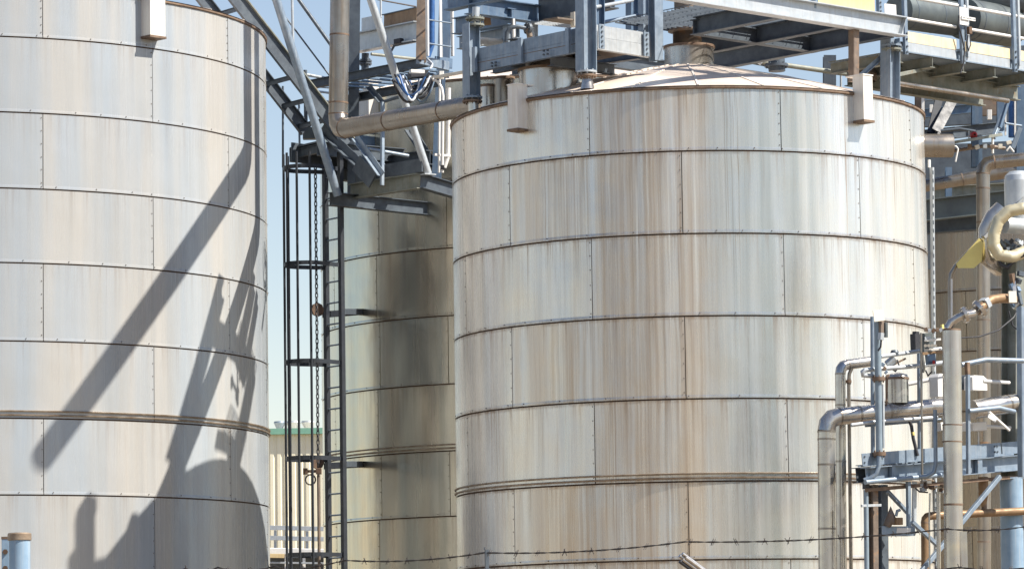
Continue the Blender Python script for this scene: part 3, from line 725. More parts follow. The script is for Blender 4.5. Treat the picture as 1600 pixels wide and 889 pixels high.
for x_, y_, Y_ in ((770, 99, 59.4), (776, 98, 59.35), (770, 104, 59.4), (776, 103, 59.35), (851, 80, 58.5), (857, 79, 58.45), (851, 86, 58.5), (857, 85, 58.45)):
    mb.bolt(at(x_, y_, Y_)-BX*.004, -BX, .016, .03)
mb.build('bolts', 'steel_dark', t, kind='stuff')
# underside of that frame
I(t, 'cross_beam', (770, 107, 60.6), (935, 78, 58.9), .18, .12, 'steel_dark'); I(t, 'cross_beam', (800, 110, 61.4), (1000, 84, 59.6), .18, .12, 'steel_dark')
I(t, 'cross_beam', (860, 95, 58.6), (960, 110, 60.0), .16, .12, 'steel_dark')
qa, qb, qc = at(742, 100, 59.75), at(906, 68, 58.0), at(1022, 78, 59.1)
mb = MB(); V4 = [qa, qb, qc, qa+qc-qb]; mb.add([v+UP*.0 for v in V4]+[v+UP*.012 for v in V4], [[0, 1, 2, 3], [7, 6, 5, 4], [0, 4, 5, 1], [1, 5, 6, 2], [2, 6, 7, 3], [3, 7, 4, 0]]); mb.build('deck_plate', 'steel_brown', t)
# hanging posts right of the pair
post(t, 1024, -30, 96, 59.0, .17, 'galv', 1025, AX); post(t, 988, -30, 48, 61.2, .16, 'steel_blue'); post(t, 1007, -30, 52, 60.5, .15, 'galv')
TU(t, 'rail', [(930, 12, 58.4), (988, 1, 60.0)], .03, 'galv_light', 8); TU(t, 'rail', [(940, 36, 59.5), (1010, 22, 60.8)], .03, 'galv', 8)
post(t, 934, -30, 42, 58.6, .16, 'steel_blue')
SH = 2.0
# upper beams
I(t, 'upper_beam', (700, 1, 61.0), (880, -38, 58.9), .36, .2, 'steel_blue')
I(t, 'upper_beam', (732, 8, 60.5), (846, 24, 61.9), .30, .2, 'steel_blue')
I(t, 'upper_beam', (842, 18, 61.8), (960, -6, 60.4), .42, .2, 'steel_dark')
I(t, 'upper_beam', (712, 42, 62.4), (800, 26, 61.2), .28, .18, 'steel_blue'); I(t, 'upper_beam', (718, 68, 62.6), (812, 50, 61.4), .22, .14, 'galv')
post(t, 796, 28, 72, 61.4, .16, 'galv'); post(t, 832, 30, 60, 61.8, .14, 'galv_light'); BAR(t, 'side_plate', (802, 30, 61.2), (803, 68, 61.2), .05, .04, 'white_paint', BX)
BAR(t, 'infill_panel', at(756, 34, 61.3), at(767, 33, 61.3), .03, .14, 'rust_pipe')
grating(t, at(752, 60, 61.2), BX, AX, 1.0, .6, 'galv_light', .07); grating(t, at(862, 30, 60.4), BX, AX, .8, .5, 'galv_light', .07)
TU(t, 'pipe_bend', [(791, 66, 61), (792, 52, 61), (797, 44, 61), (808, 42, 61), (824, 45, 61.1)], .035, 'steel_dark'); FL(t, 'flange', (825, 45, 61.1), BX, .1, .05, 'steel_dark', 6)
TU(t, 'pipe_bend', [(825, 45, 61.1), (828, 58, 61.1)], .05, 'steel_brown')
BAR(t, 'beam_stub', at(860, 30, 60.2), at(905, 36, 60.8), .3, .03, 'steel_brown')
BAR(t, 'side_plate', (898, 20, 60.5), (898, 42, 60.5), .12, .1, 'cream_paint', BX)

SH = 0.0
# roof nozzles of the centre tank
def drum(name, x, ytop, ybot, Y, r, mat, lip=True):
    c = at(x, ybot, Y); h = at(x, ytop, Y).z-c.z
    o = MB().lathe(c, [(r, -.35), (r, h-.04), (r*1.02, h-.04), (r*1.02, h), (.02, h+.005)], 32).build(name, mat, tank_c)
    if lip: MB().lathe(c, [(r*1.005, h-.03), (r*1.05, h-.03), (r*1.05, h+.012), (r*.98, h+.014)], 32).build('rim_ring', 'rust_edge', o)
    return o, c, h
drum('nozzle_drum', 858, 110, 150, 59.5, .47, 'stainless'); drum('nozzle_neck', 862, 82, 112, 59.5, .41, 'stainless_dull', False)
drum('roof_neck', 1077, 74, 104, 60.9, .40, 'stainless')
c = at(1074, 74, 61.0); h = .62; n_ = 12
prof = [(.2, 0)]
for k in range(n_): prof += [(.235, .02+k*.018), (.215, .029+k*.018)]
prof += [(.31, .25), (.31, .29), (.24, .29), (.24, .33), (.30, .33), (.30, .36), (.2, .37), (.2, .8)]
MB().lathe(c, prof, 28).build('bellows_stack', 'steel_brown', tank_c)
drum('vent_pot', 763, 134, 166, 60.7, .13, 'stainless', True); drum('vent_pot', 788, 122, 160, 60.6, .17, 'stainless_dull', True)

# ------------------------------------------------------------------ deck right of the roof neck
t = thing('roof_deck', 'galvanised deck with pale edge girder over the centre tank\'s roof', 'platform', (1390, 160, 60))
G0, G1 = at(1010, -22, 56.3), at(1411, 43, 60.0)
I(t, 'edge_girder', G0, G1, .31, .2, 'galv_light')
gd = (G1-G0).normalized(); gd.z = 0; gd.normalize(); ga = UP.cross(gd).normalized()
mb = MB(); c = G1-gd*.01; mb.prism(c-UP*.14-gd*.12, c+UP*.14-gd*.001, [(-.09, -.004), (-.005, -.004), (-.005, .004), (-.09, .004)], gd); mb.build('end_stiffener', 'galv_light', t)
for x0, x1 in ((1278, 1366),):
    a, b = at(x0, -8, 58.8), at(x1, 6, 59.6); BAR(t, 'toe_panel', a, b, .012, .3, 'ochre_panel')
for x0, x1 in ((1130, 1262),):
    a, b = at(x0, -27, 57.4), at(x1, -7, 58.6); BAR(t, 'toe_panel', a, b, .012, .26, 'ochre_panel')
for x_, y_, Y_ in ((1271, -8, 58.7), (1373, 4, 59.7)):
    c = at(x_, y_, Y_); BAR(t, 'rail_post', c-UP*.22, c+UP*.9, .07, .06, 'galv', gd)
    mb = MB(); [mb.bolt(c-ga*.03+UP*(-.15+.07*k), -ga, .016, .02) for k in range(3)]; mb.build('bolts', 'steel_dark', t, kind='stuff')
BAR(t, 'cover_plate', at(1382, 16, 59.75), at(1400, 18, 59.9), .01, .2, 'white_paint')
# joists running back from the girder
for x_, y_, L_, hh in ((1398, 50, 4.2, .30), (1312, 37, 3.4, .28), (1216, 22, 1.9, .28)):
    f = (x_-1010)/401.0; a = G0.lerp(G1, f); a = a-UP*.02
    I(t, 'joist', a+ga*.1, a+ga*L_, hh, .15, 'steel_dark')
for d, s0, s1 in ((1.9, .5, .99), (5.0, .3, .99)):
    I(t, 'cross_joist', G0.lerp(G1, s0)+ga*d-UP*.04, G0.lerp(G1, s1)+ga*d-UP*.04, .24, .15, 'steel_dark')
mb = MB(); k = .12
while k < 3.3: mb.bar(G0.lerp(G1, .42)+ga*k+UP*.17, G1+ga*k+UP*.17, .006, .03); k += .10
mb.build('grating', 'steel_dark', t, kind='stuff')
mb = MB(); k = 2.3; Lg = (G1-G0).length
while k < Lg: mb.bar(G0.lerp(G1, k/Lg)+ga*.1+UP*.185, G0.lerp(G1, k/Lg)+ga*3.3+UP*.185, .01, .012); k += .3
mb.build('grating', 'steel_dark', t, kind='stuff')
post(t, 1391, 60, 158, 60.2, .23, 'galv', 1391, gd); FL(t, 'flange', (1393, 72, 60.2), UP, .16, .03, 'galv'); FL(t, 'flange', (1393, 78, 60.2), UP, .16, .03, 'galv_mossy')
BAR(t, 'square_post', (1334, 46, 59.35), (1334, 128, 59.35), .13, .13, 'steel_brown', gd)
MB().angle(at(1345, 122, 60.2), at(1388, 84, 60.4), .07).build('knee_brace', 'galv', t)
TU(t, 'handrail', [(1100, 84, 64.5), (1330, 117, 66.5)], .045, 'galv_mossy', 8)
TU(t, 'tie_tube', [(1150, 92, 66.0), (1200, 101, 66.5)], .05, 'steel_dark', 8)
I(t, 'back_column', (1296, 88, 67), (1296, 190, 67), .22, .22, 'steel_dark', VY)
TU(t, 'rail_post', [(1314, 98, 67), (1314, 140, 67)], .02, 'galv_light', 8); TU(t, 'rail', [(1303, 107, 67), (1330, 108, 67)], .02, 'galv_light', 8)
TU(t, 'valve_body', [(1213, 88, 63), (1214, 112, 63)], .14, 'steel_dark'); FL(t, 'flange', (1213, 103, 63), UP, .2, .04, 'steel_dark')
TU(t, 'light_fitting', [(1160, 92, 63), (1172, 86, 63), (1190, 100, 63)], .04, 'galv_light', 8)
MB().lathe(at(1352, 128, 62), [(.18, 0), (.2, .12), (.12, .28), (.02, .3)], 16).build('valve_body', 'steel_brown', t)

# ------------------------------------------------------------------ walkway at upper right
t = thing('walkway', 'railed galvanised walkway with cream toe boards at upper right', 'walkway', (1500, 120, 61.4))
W0, W1 = at(1407, 73, 60.6), at(1640, 111, 63.2); wd = (W1-W0).normalized(); wh = Vector((wd.x, wd.y, 0)).normalized(); wa = UP.cross(wh).normalized()
def wp(x): return W0.lerp(W1, (x-1407)/233.0)
for x0, x1 in ((1415, 1492), (1506, 1576), (1590, 1640)):
    CH(t, 'edge_channel', wp(x0), wp(x1), .17, .07, 'galv_light', UP, -1)
    BAR(t, 'toe_board', wp(x0)+UP*.175, wp(x1)+UP*.175, .012, .17, 'cream_board')
CH(t, 'edge_channel', wp(1400)+wa*.06, wp(1640)+wa*.06, .17, .05, 'galv', UP, 1)
for x_ in (1412, 1499, 1581):
    c = wp(x_)-wa*.035
    BAR(t, 'rail_post', c-UP*.13, c+UP*1.3, .075, .06, 'galv', wa)
    mb = MB(); [mb.bolt(c-wa*.03+UP*q, -wa, .018, .02) for q in (-.09, 0, .12, .21)]; mb.build('bolts', 'steel_dark', t, kind='stuff')
for x_ in (1509, 1590):
    c = wp(x_)-wa*.02; BAR(t, 'rail_post', c-UP*.0, c+UP*1.3, .05, .045, 'galv_light', wa)
for h_, r_, x0, x1 in ((.47, .027, 1412, 1492), (.47, .027, 1511, 1578), (.47, .027, 1588, 1640), (.83, .03, 1412, 1640), (1.2, .03, 1412, 1640)):
    TU(t, 'rail', [wp(x0)+UP*h_, wp(x1)+UP*h_], r_, 'white_paint', 10)
# soffit and joists below
for x_ in (1407, 1455, 1503, 1552, 1605):
    a = wp(x_)-UP*.16; I(t, 'joist', a, a+wa*1.5, .2, .12, 'galv_mossy')
for d in (.7, 1.45): I(t, 'bearer', wp(1428)+wa*d-UP*.3, wp(1640)+wa*d-UP*.3, .24, .14, 'galv_mossy')
mb = MB(); k = 0
while k < 1.5: mb.bar(wp(1405)+wa*k-UP*.075, wp(1640)+wa*k-UP*.075, .05, .02); k += .054
mb.build('deck_bars', 'galv', t, kind='stuff')
TU(t, 'tie_tube', [(1404, 131, 60.4), (1575, 158, 62.3)], .04, 'stainless_dull'); BAR(t, 'tie_tube', (1400, 118, 60.4), (1470, 103, 62.2), .06, .06, 'galv_mossy')
# terminal plate on the rail
t = thing('terminal_plate', 'small white plate with perforated bar on the walkway rail', 'sign plate', wp(1497)+UP*.5)
c = wp(1497)-wa*.11+UP*.64
BAR(t, 'plate', c-wh*.105, c+wh*.105, .012, .29, 'white_paint')
bb = MB(); c2 = c-wa*.02-UP*.03; bb.bar(c2-wh*.08, c2+wh*.26, .02, .055); bb.build('perforated_bar', 'white_paint', t)
mb = MB(); [mb.bolt(c2-wa*.01+wh*(-.05+.036*k), -wa, .009, .006) for k in range(9)]; mb.build('holes', 'black_plastic', t, kind='stuff')
TU(t, 'cable', [c-wh*.12, c-wh*.14-UP*.15, c-wh*.06-UP*.35, c+wh*.0-UP*.55, c-wh*.04-UP*.8, c-wh*.12-UP*.95], .013, 'black_plastic', 6)
TU(t, 'cable', [c+wh*.1-UP*.3, c+wh*.06-UP*.45, c+wh*.1-UP*.55, c+wh*.16-UP*.45, c+wh*.14-UP*.3], .01, 'black_plastic', 6)
BAR(t, 'gland', c+wh*.1-UP*.22, c+wh*.17-UP*.22, .06, .12, 'rust_dark')
# ducts behind the walkway
def duct(label, x0, y0, x1, y1, Y, r, mat='duct_grey'):
    t = thing('air_duct', label, 'duct', (x0, y0, Y), 'ducts behind the walkway'); a, b = at(x0, y0, Y), at(x1, y1, Y+1.2); d = (b-a).normalized()
    MB().tube([a, b], r, 28).build('duct_section', mat, t)
    for f in (.12, .6):
        c = a.lerp(b, f); MB().tube([c-d*.012, c+d*.012], r*1.012, 28).build('joint_ring', 'steel_dark', t)
duct('dark round duct behind the walkway, left of the white plate', 1404, 18, 1492, 30, 64.5, .30)
duct('dark round duct behind the walkway, right of the white plate', 1505, 30, 1578, 42, 65.5, .36)
duct('dark duct running along the very top right', 1415, -24, 1620, 2, 65.5, .24, 'steel_dark')
# ------------------------------------------------------------------ pipe rack at lower right (stands in front of the centre tank)
RY = 53.0
def mm(p): return p*RY/F
pipe('process_pipe', 'stainless pipe rising at lower right, mitred into a horizontal run', [(1294, 1075, 53.0), (1291, 652, 53.0), (1482, 634, 53.6)], .122, 'stainless', bands=((0, .62), (0, .87), (0, .97), (1, .18), (1, .45)))
pipe('process_pipe', 'slimmer stainless pipe looping over behind the large elbow', [(1316, 1075, 53.6), (1313, 571, 53.6), (1372, 563, 54.0)], .074, 'stainless', bands=((0, .72), (0, .9)))
pipe('process_pipe', 'large brown-bottomed stainless pipe running off the right edge', [(1519, 640, 53.6), (1660, 618, 54.6)], .135, 'stainless', bands=((0, .38), (0, .52)))
t = thing('drain_pipe', 'thin brownish drain pipe beside the slimmer pipe', 'pipe', (1332, 1070, 53.7))
TU(t, 'pipe_section', [(1332, 1070, 53.7), (1326, 596, 53.7), (1327, 584, 53.7), (1331, 575, 53.7)], .026, 'stainless_dull', 10); FL(t, 'union', (1325, 596, 53.7), UP, .05, .04, 'rust_dark', 6)
pipe('stack_pipe', 'tall pale vertical pipe topped by a flanged bend', [(1492, 1085, 52.5), (1487, 517, 52.5)], .131, 'stainless', bands=((0, .52),), bandmat='rust_edge')
t = bpy.data.objects[[o.name for o in bpy.data.objects if o.name.startswith('stack_pipe')][0]]
MB().tube([at(1488, 690, 52.5), at(1488, 664, 52.5)], .136, 24).build('collar', 'stainless', t)
for y_ in (690, 664): MB().tube([at(1488, y_+1, 52.5), at(1488, y_-1, 52.5)], .139, 24).build('seam_band', 'rust_edge', t)
MB().tube([at(1487, 517, 52.5), at(1487, 514, 52.5)], .128, 24).build('top_plate', 'rust_edge', t)
mb = MB(); mb.bar(at(1505, 830, 52.4), at(1507, 900, 52.4), .02, .1); mb.build('torn_sheet', 'stainless', t)
pth = [(1480, 514, 52.5), (1486, 504, 52.5), (1496, 497, 52.5), (1508, 492, 52.5)]
TU(t, 'bend', pth, .058, 'stainless', 14); FL(t, 'flange', (1508, 492, 52.5), at(1520, 488, 52.5)-at(1500, 495, 52.5), .115, .045, 'stainless', 10)
TU(t, 'bend', [(1508, 492, 52.5), (1519, 490, 52.6), (1527, 484, 52.7)], .056, 'stainless', 14); FL(t, 'flange', (1531, 482, 52.7), at(1540, 474, 52.7)-at(1524, 488, 52.7), .13, .05, 'stainless', 10)
TU(t, 'bend', [(1527, 486, 52.7), (1540, 474, 52.8), (1550, 468, 52.9), (1566, 466, 53.0), (1584, 467, 53.2)], .066, 'rust_pipe', 14)
BAR(t, 'tie_band', (1537, 476, 52.78), (1542, 472, 52.82), .15, .14, 'galv_light')
BAR(t, 'flange_tag', at(1576, 464, 52.95), at(1588, 464, 53), .02, .16, 'cream_paint')

# rack platform
t = thing('pipe_rack', 'galvanised pipe rack platform with posts in front of the centre tank', 'pipe rack', (1370, 1080, 52.8))
k0, k1 = at(1347, 718, 52.4), at(1660, 693, 55.2); kd = (k1-k0).normalized(); kn = UP.cross(Vector((kd.x, kd.y, 0)).normalized()).normalized()
def kp(x): return k0.lerp(k1, (x-1347)/313.0)
BAR(t, 'toe_plate', kp(1347), kp(1560), .012, .17, 'galv'); BAR(t, 'toe_plate', kp(1562), kp(1660), .012, .17, 'galv')
I(t, 'rack_beam', kp(1352)-UP*.22, kp(1660)-UP*.22, .22, .2, 'galv'); I(t, 'rack_beam', kp(1440)-UP*.22+kn*1.3, kp(1660)-UP*.22+kn*1.3, .22, .16, 'steel_dark')
for x_ in (1455, 1530, 1590): I(t, 'cross_beam', kp(x_)-UP*.23, kp(x_)-UP*.23+kn*1.3, .18, .14, 'steel_dark')
BAR(t, 'web_stiffener', kp(1388)-UP*.33-kn*.05, kp(1388)-UP*.12-kn*.05, .08, .06, 'galv', kn); BAR(t, 'web_stiffener', kp(1520)-UP*.33-kn*.05, kp(1520)-UP*.12-kn*.05, .1, .07, 'galv', kn)
mb = MB(); [mb.bolt(kp(x_)-kn*.008+UP*q, -kn, .014, .012) for x_ in (1350, 1550, 1554) for q in (-.04, .04)]; mb.build('bolts', 'steel_dark', t, kind='stuff')
TU(t, 'conduit', [(1352, 753, 52.3), (1470, 742, 53.2)], .035, 'galv', 10)
BAR(t, 'angle_rail', kp(1352)-UP*.42, kp(1660)-UP*.42, .05, .05, 'rust_edge')
grating(t, kp(1440)-UP*.09, kd, kn, 1.9, 1.3, 'galv', .06, .03)
# posts, near left corner
I(t, 'column', (1364, 757, 52.7), (1366, 1075, 52.7), .10, .10, 'steel_brown', kn)
I(t, 'column', (1377, 757, 53.3), (1380, 1078, 53.3), .13, .13, 'steel_dark', kn)
TU(t, 'conduit', [(1353, 765, 52.5), (1356, 1072, 52.5)], .034, 'conduit_paint', 10); BAR(t, 'conduit_cap', (1353, 752, 52.5), (1353, 764, 52.5), .075, .075, 'black_plastic', kn)
BAR(t, 'clamp', (1346, 790, 52.45), (1376, 789, 52.6), .04, .035, 'galv_light')
TU(t, 'rail_post', [(1363, 495, 53.4), (1364, 715, 53.4)], .03, 'galv', 10)
TU(t, 'rail_post', [(1371, 498, 52.5), (1374, 720, 52.5)], .048, 'conduit_paint', 12); BAR(t, 'post_cap', (1371, 502, 52.5), (1371, 509, 52.5), .065, .065, 'black_plastic', kn)
FL(t, 'union', (1373, 592, 52.5), UP, .09, .05, 'rust_edge', 6); FL(t, 'union', (1374, 709, 52.5), UP, .09, .05, 'rust_edge', 6)
TU(t, 'conduit', [(1374, 712, 52.45), (1373, 728, 52.45), (1369, 740, 52.45), (1360, 747, 52.45), (1350, 750, 52.45)], .034, 'galv', 10)
BAR(t, 'rail_post', (1380, 600, 52.5), (1381, 700, 52.5), .03, .02, 'galv_light', kn)
TU(t, 'conduit', [(1461, 640, 52.6), (1462, 725, 52.6), (1459, 738, 52.6), (1448, 744, 52.6), (1436, 745, 52.6)], .028, 'galv', 10)
TU(t, 'rail_post', [(1439, 520, 52.9), (1441, 752, 52.9)], .016, 'stainless_dull', 8)
BAR(t, 'rail_post', (1437, 545, 53.4), (1438, 705, 53.4), .07, .05, 'galv', kn)
BAR(t, 'rail_post', (1512, 570, 53.0), (1513, 740, 53.0), .05, .05, 'galv', kn); BAR(t, 'post_cap', (1511, 566, 53), (1512, 585, 53), .06, .06, 'rust_edge', kn)
BAR(t, 'rail_post', (1596, 480, 54.0), (1598, 745, 54.0), .12, .1, 'galv', kn)
TU(t, 'rail', [(1376, 557, 52.7), (1440, 548, 53.2), (1470, 545, 53.4)], .03, 'galv_light', 10)
TU(t, 'rail', [(1368, 588, 52.6), (1349, 586, 52.5), (1348, 581, 52.5), (1352, 578, 52.5), (1440, 571, 53.2), (1476, 566, 53.5)], .032, 'galv_light', 10)
TU(t, 'rail', [(1330, 664, 52.5), (1366, 659, 52.6), (1464, 652, 53.2)], .028, 'galv_light', 10); TU(t, 'rail', [(1352, 665, 53.4), (1470, 655, 53.8)], .02, 'galv', 8)
TU(t, 'rail', [(1502, 570, 53.0), (1540, 562, 53.2), (1610, 564, 53.7)], .038, 'galv', 10); TU(t, 'rail', [(1514, 642, 52.9), (1560, 637, 53.2), (1585, 643, 53.4)], .034, 'galv', 10)
BAR(t, 'brace', (1545, 643, 53.3), (1577, 672, 53.7), .03, .03, 'white_paint'); BAR(t, 'brace_plate', at(1544, 648, 53.3), at(1556, 656, 53.4), .02, .08, 'white_paint')
# struts and shelf below the platform
MB().angle((1384, 770, 52.9), (1420, 808, 53.1), .07).build('strut', 'galv', t)
BAR(t, 'hanger', (1419, 752, 52.9), (1420, 824, 52.9), .06, .05, 'galv', kn); BAR(t, 'hanger', (1429, 752, 53.3), (1428, 824, 53.3), .08, .02, 'galv_light', kn)
BAR(t, 'strut', (1425, 815, 53.0), (1470, 856, 53.2), .07, .05, 'galv'); BAR(t, 'strut', (1436, 896, 52.8), (1562, 744, 53.9), .06, .06, 'galv')
c = at(1378, 829, 52.7); d = at(1430, 829, 52.9); CH(t, 'shelf_tray', c, d, .13, .22, 'galv', UP, -1)
mb = MB(); [mb.bar(c.lerp(d, .45+.06*k)-kn*.004-UP*.04, c.lerp(d, .48+.06*k)-kn*.004+UP*.04, .004, .03) for k in range(7)]; mb.build('tray_slots', 'white_paint', t, kind='stuff')
t2 = thing('rusty_valve', 'brown rusty valve block on the small shelf', 'valve', (1400, 823, 52.7))
MB().tube([at(1385, 822, 52.75), at(1392, 806, 52.75), at(1398, 818, 52.75)], [.05, .06, .05], 10).build('valve_body', 'steel_brown', t2); BAR(t2, 'actuator', at(1398, 814, 52.7), at(1408, 814, 52.75), .09, .1, 'rust_pipe')
TU(t2, 'hook', [(1400, 806, 52.7), (1402, 798, 52.7), (1407, 796, 52.7)], .02, 'galv', 8)
# hose
t2 = thing('rubber_hose', 'black hose with yellow band curving down to the rack', 'hose', (1433, 708, 53.1))
TU(t2, 'hose', [(1420, 655, 53.1), (1424, 665, 53.1), (1427, 685, 53.1), (1432, 705, 53.1), (1434, 712, 53.1)], .024, 'black_plastic', 10)
TU(t2, 'marker_band', [(1426, 675, 53.1), (1427, 680, 53.1)], .027, 'yellow_hood', 10)
# wiring and valves under the beam
t2 = thing('valve_cluster', 'cluster of small rusty valves and tubing under the rack beam', 'valves', (1455, 770, 52.8))
rnd = random.Random(11)
for k in range(12):
    x_, y_ = 1436+rnd.random()*36, 752+rnd.random()*16
    BAR(t2, 'fitting', (x_, y_, 52.7), (x_+3+rnd.random()*5, y_+rnd.random()*4-2, 52.75), .03+.03*rnd.random(), .03+.03*rnd.random(), ['rust_dark', 'rust_edge', 'galv_light', 'stainless'][k % 4])
TU(t2, 'cable', [(1430, 762, 52.7), (1437, 768, 52.7), (1450, 769, 52.7)], .012, 'black_plastic', 6)
TU(t2, 'impulse_tube', [(1453, 770, 52.7), (1452, 810, 52.7), (1454, 1070, 52.7)], .012, 'stainless', 6); TU(t2, 'impulse_tube', [(1466, 768, 52.8), (1468, 1070, 52.8)], .03, 'stainless', 8)

# rust-brown line under the platform
pipe('rusty_pipe', 'orange-rusty pipe bending down below the rack platform', [(1447, 1075, 53.8), (1445, 806, 53.8), (1640, 796, 54.6)], .056, 'rust_pipe', bandmat='rust_edge')
t = thing('rusty_branch', 'rusty vertical reducer joining the rusty pipe', 'pipe', (1537, 800, 54.2))
TU(t, 'pipe_section', [(1536, 745, 54.2), (1537, 770, 54.2)], .072, 'rust_pipe', 14); MB().lathe(at(1537, 792, 54.2), [(.035, 0), (.07, .18), (.078, .2)], 16).build('reducer', 'rust_pipe', t)
TU(t, 'pipe_section', [(1537, 768, 54.2), (1538, 800, 54.2)], .04, 'rust_edge', 12)
# round blue-grey column at the right
t = thing('steel_column', 'broad blue-grey column standing in the lower right corner', 'column', (1582, 1085, 54.6))
MB().tube([at(1585, 1090, 54.6), at(1580, 748, 54.6)], .165, 24).build('shaft', 'blue_paint', t); BAR(t, 'cap_plate', (1566, 747, 54.5), (1600, 746, 54.8), .3, .03, 'galv')
I(t, 'upper_shaft', (1585, 400, 54.9), (1584, 746, 54.9), .28, .24, 'galv_mossy', kn)

# instruments on the rack
t = thing('camera_mast_head', 'pale plate and grey boxes on top of the rack corner post', 'instrument', (1372, 540, 52.5))
BAR(t, 'sun_shield', at(1365, 494, 52.3), at(1381, 492, 52.4), .01, .155, 'cream_paint'); BAR(t, 'housing', (1377, 500, 52.45), (1377, 520, 52.45), .06, .05, 'steel_brown', kn)
BAR(t, 'housing', (1377, 520, 52.4), (1376, 531, 52.4), .07, .06, 'galv_light', kn); BAR(t, 'side_plate', (1384, 504, 52.5), (1384, 527, 52.5), .05, .04, 'duct_grey', kn)
TU(t, 'cable', [(1377, 530, 52.4), (1376, 542, 52.4), (1372, 548, 52.4)], .013, 'black_plastic', 6)
t = thing('flow_transmitter', 'small grey transmitter with dark cap on the upper rail', 'instrument', (1395, 580, 52.9))
MB().lathe(at(1398, 556, 52.9), [(.02, 0), (.055, .0), (.06, .05), (.045, .08), (.02, .085)], 16).build('cap', 'steel_dark', t); TU(t, 'body', [(1386, 570, 52.9), (1398, 560, 52.9)], .06, 'galv_light', 12)
TU(t, 'cable', [(1402, 562, 52.9), (1405, 572, 52.9), (1399, 580, 52.9), (1390, 574, 52.9)], .01, 'black_plastic', 6); BAR(t, 'bracket', (1385, 575, 52.85), (1415, 560, 53.0), .02, .025, 'rust_edge')
for k in range(4): BAR(t, 'fitting', (1377+3*k, 568+6*k, 52.6), (1382+2*k, 571+6*k, 52.6), .05, .05, 'rust_edge' if k % 2 else 'galv')
t = thing('strainer_pot', 'beige cylindrical pot behind the rack rail', 'vessel', (1402, 632, 53.4))
MB().lathe(at(1402, 630, 53.4), [(.165, 0), (.165, .36), (.15, .4), (.05, .43), (.02, .43)], 24).build('vessel_body', 'stainless', t); MB().lathe(at(1402, 630, 53.4), [(.168, .33), (.175, .33), (.175, .36), (.168, .36)], 24).build('top_ring', 'rust_edge', t)
TU(t, 'side_tube', [(1385, 632, 53.2), (1386, 590, 53.2)], .016, 'rust_edge', 8)
t = thing('dark_cabinet', 'dark narrow box standing on the upper rail', 'box', (1430, 548, 53.3))
BAR(t, 'body', (1430, 522, 53.3), (1431, 549, 53.3), .125, .1, 'black_plastic', kn); BAR(t, 'cap', (1431, 518, 53.3), (1431, 523, 53.3), .08, .07, 'black_plastic', kn)
t = thing('gauge_panel', 'small gauge panel with round dials left of the tall pipe', 'instrument', (1450, 552, 53.0))
BAR(t, 'panel', at(1441, 536, 53.0), at(1456, 535, 53.1), .05, .27, 'duct_grey')
for k in range(2): BAR(t, 'display', at(1445, 529+16*k*0, 52.95)+UP*(.0), at(1454, 528, 53.0), .02, .05, 'galv_light') if k == 0 else None
mb = MB()
for k in range(4): mb.tube([at(1446+5.2*k, 540, 52.95), at(1446+5.2*k, 540, 52.9)], .022, 12)
mb.build('dials', 'cream_paint', t, kind='stuff')
for y_ in (532, 547): BAR(t, 'label_strip', at(1444, y_, 52.96), at(1470, y_-2, 53.0), .015, .03, 'white_paint')
for k in range(5): BAR(t, 'fitting', (1444+6*k, 515+2*(k % 3), 52.95), (1449+6*k, 514+2*(k % 2), 52.95), .05, .05, ['rust_edge', 'galv_light', 'rust_dark'][k % 3])
BAR(t, 'fitting', (1472, 507, 52.95), (1473, 515, 52.95), .04, .03, 'yellow_hood', kn)
BAR(t, 'mount_bar', at(1440, 553, 52.9), at(1476, 549, 53.1), .05, .04, 'rust_pipe')
BAR(t, 'valve_box', at(1448, 562, 52.95), at(1460, 561, 53.0), .08, .14, 'steel_blue'); BAR(t, 'valve_knob', (1457, 566, 52.9), (1461, 566, 52.9), .05, .05, 'red_paint')
TU(t, 'impulse_tube', [(1441, 552, 52.9), (1444, 575, 52.9), (1442, 582, 52.9)], .018, 'stainless_dull', 8); TU(t, 'cable', [(1446, 578, 52.9), (1450, 587, 52.9), (1456, 580, 52.9)], .01, 'black_plastic', 6)
t = thing('white_valve_cover', 'white moulded cover on a spindle behind the tall pipe', 'valve cover', (1500, 640, 54.0))
for (a, b, y_, h_) in ((1459, 1476, 602, .33), (1513, 1536, 598, .21)):
    q0, q1 = at(a, y_, 53.9), at(b, y_-1, 54.1); hh = h_/2
    MB().prism(q0-kn*.08, q0+kn*.08, [(0, -hh), ((q1-q0).length, -hh*.95), ((q1-q0).length, hh*.55), ((q1-q0).length*.75, hh), (.04, hh), (0, hh*.7)], UP).build('cover_half', 'white_paint', t)
TU(t, 'spindle', [(1405, 603, 53.9), (1458, 592, 54.0)], .03, 'white_paint', 10); TU(t, 'spindle', [(1536, 595, 54.0), (1577, 598, 54.3)], .026, 'white_paint', 10)
BAR(t, 'dark_core', at(1500, 598, 54.1), at(1512, 597, 54.1), .1, .2, 'steel_dark')
mb = MB(); c = at(1517, 598, 53.88); mb.tube([c+W(.045*math.cos(a), 0, .065*math.sin(a)) for a in [i*math.pi/8-1.2 for i in range(9)]], .008, 5).build('cover_mark', 'black_plastic', t)
t = thing('white_valve_cover', 'lower white cover on a spindle under the large brown-bottomed pipe', 'valve cover', (1520, 680, 54.0))
for (a, b) in ((1464, 1475), (1503, 1510), (1516, 1537)):
    BAR(t, 'cover_half', at(a, 667, 54), at(b, 666, 54.1), .16, .12, 'white_paint')
TU(t, 'spindle', [(1537, 666, 54.1), (1579, 668, 54.3)], .024, 'white_paint', 10); TU(t, 'rod', [(1529, 674, 54.1), (1529, 702, 54.1)], .01, 'white_paint', 6)

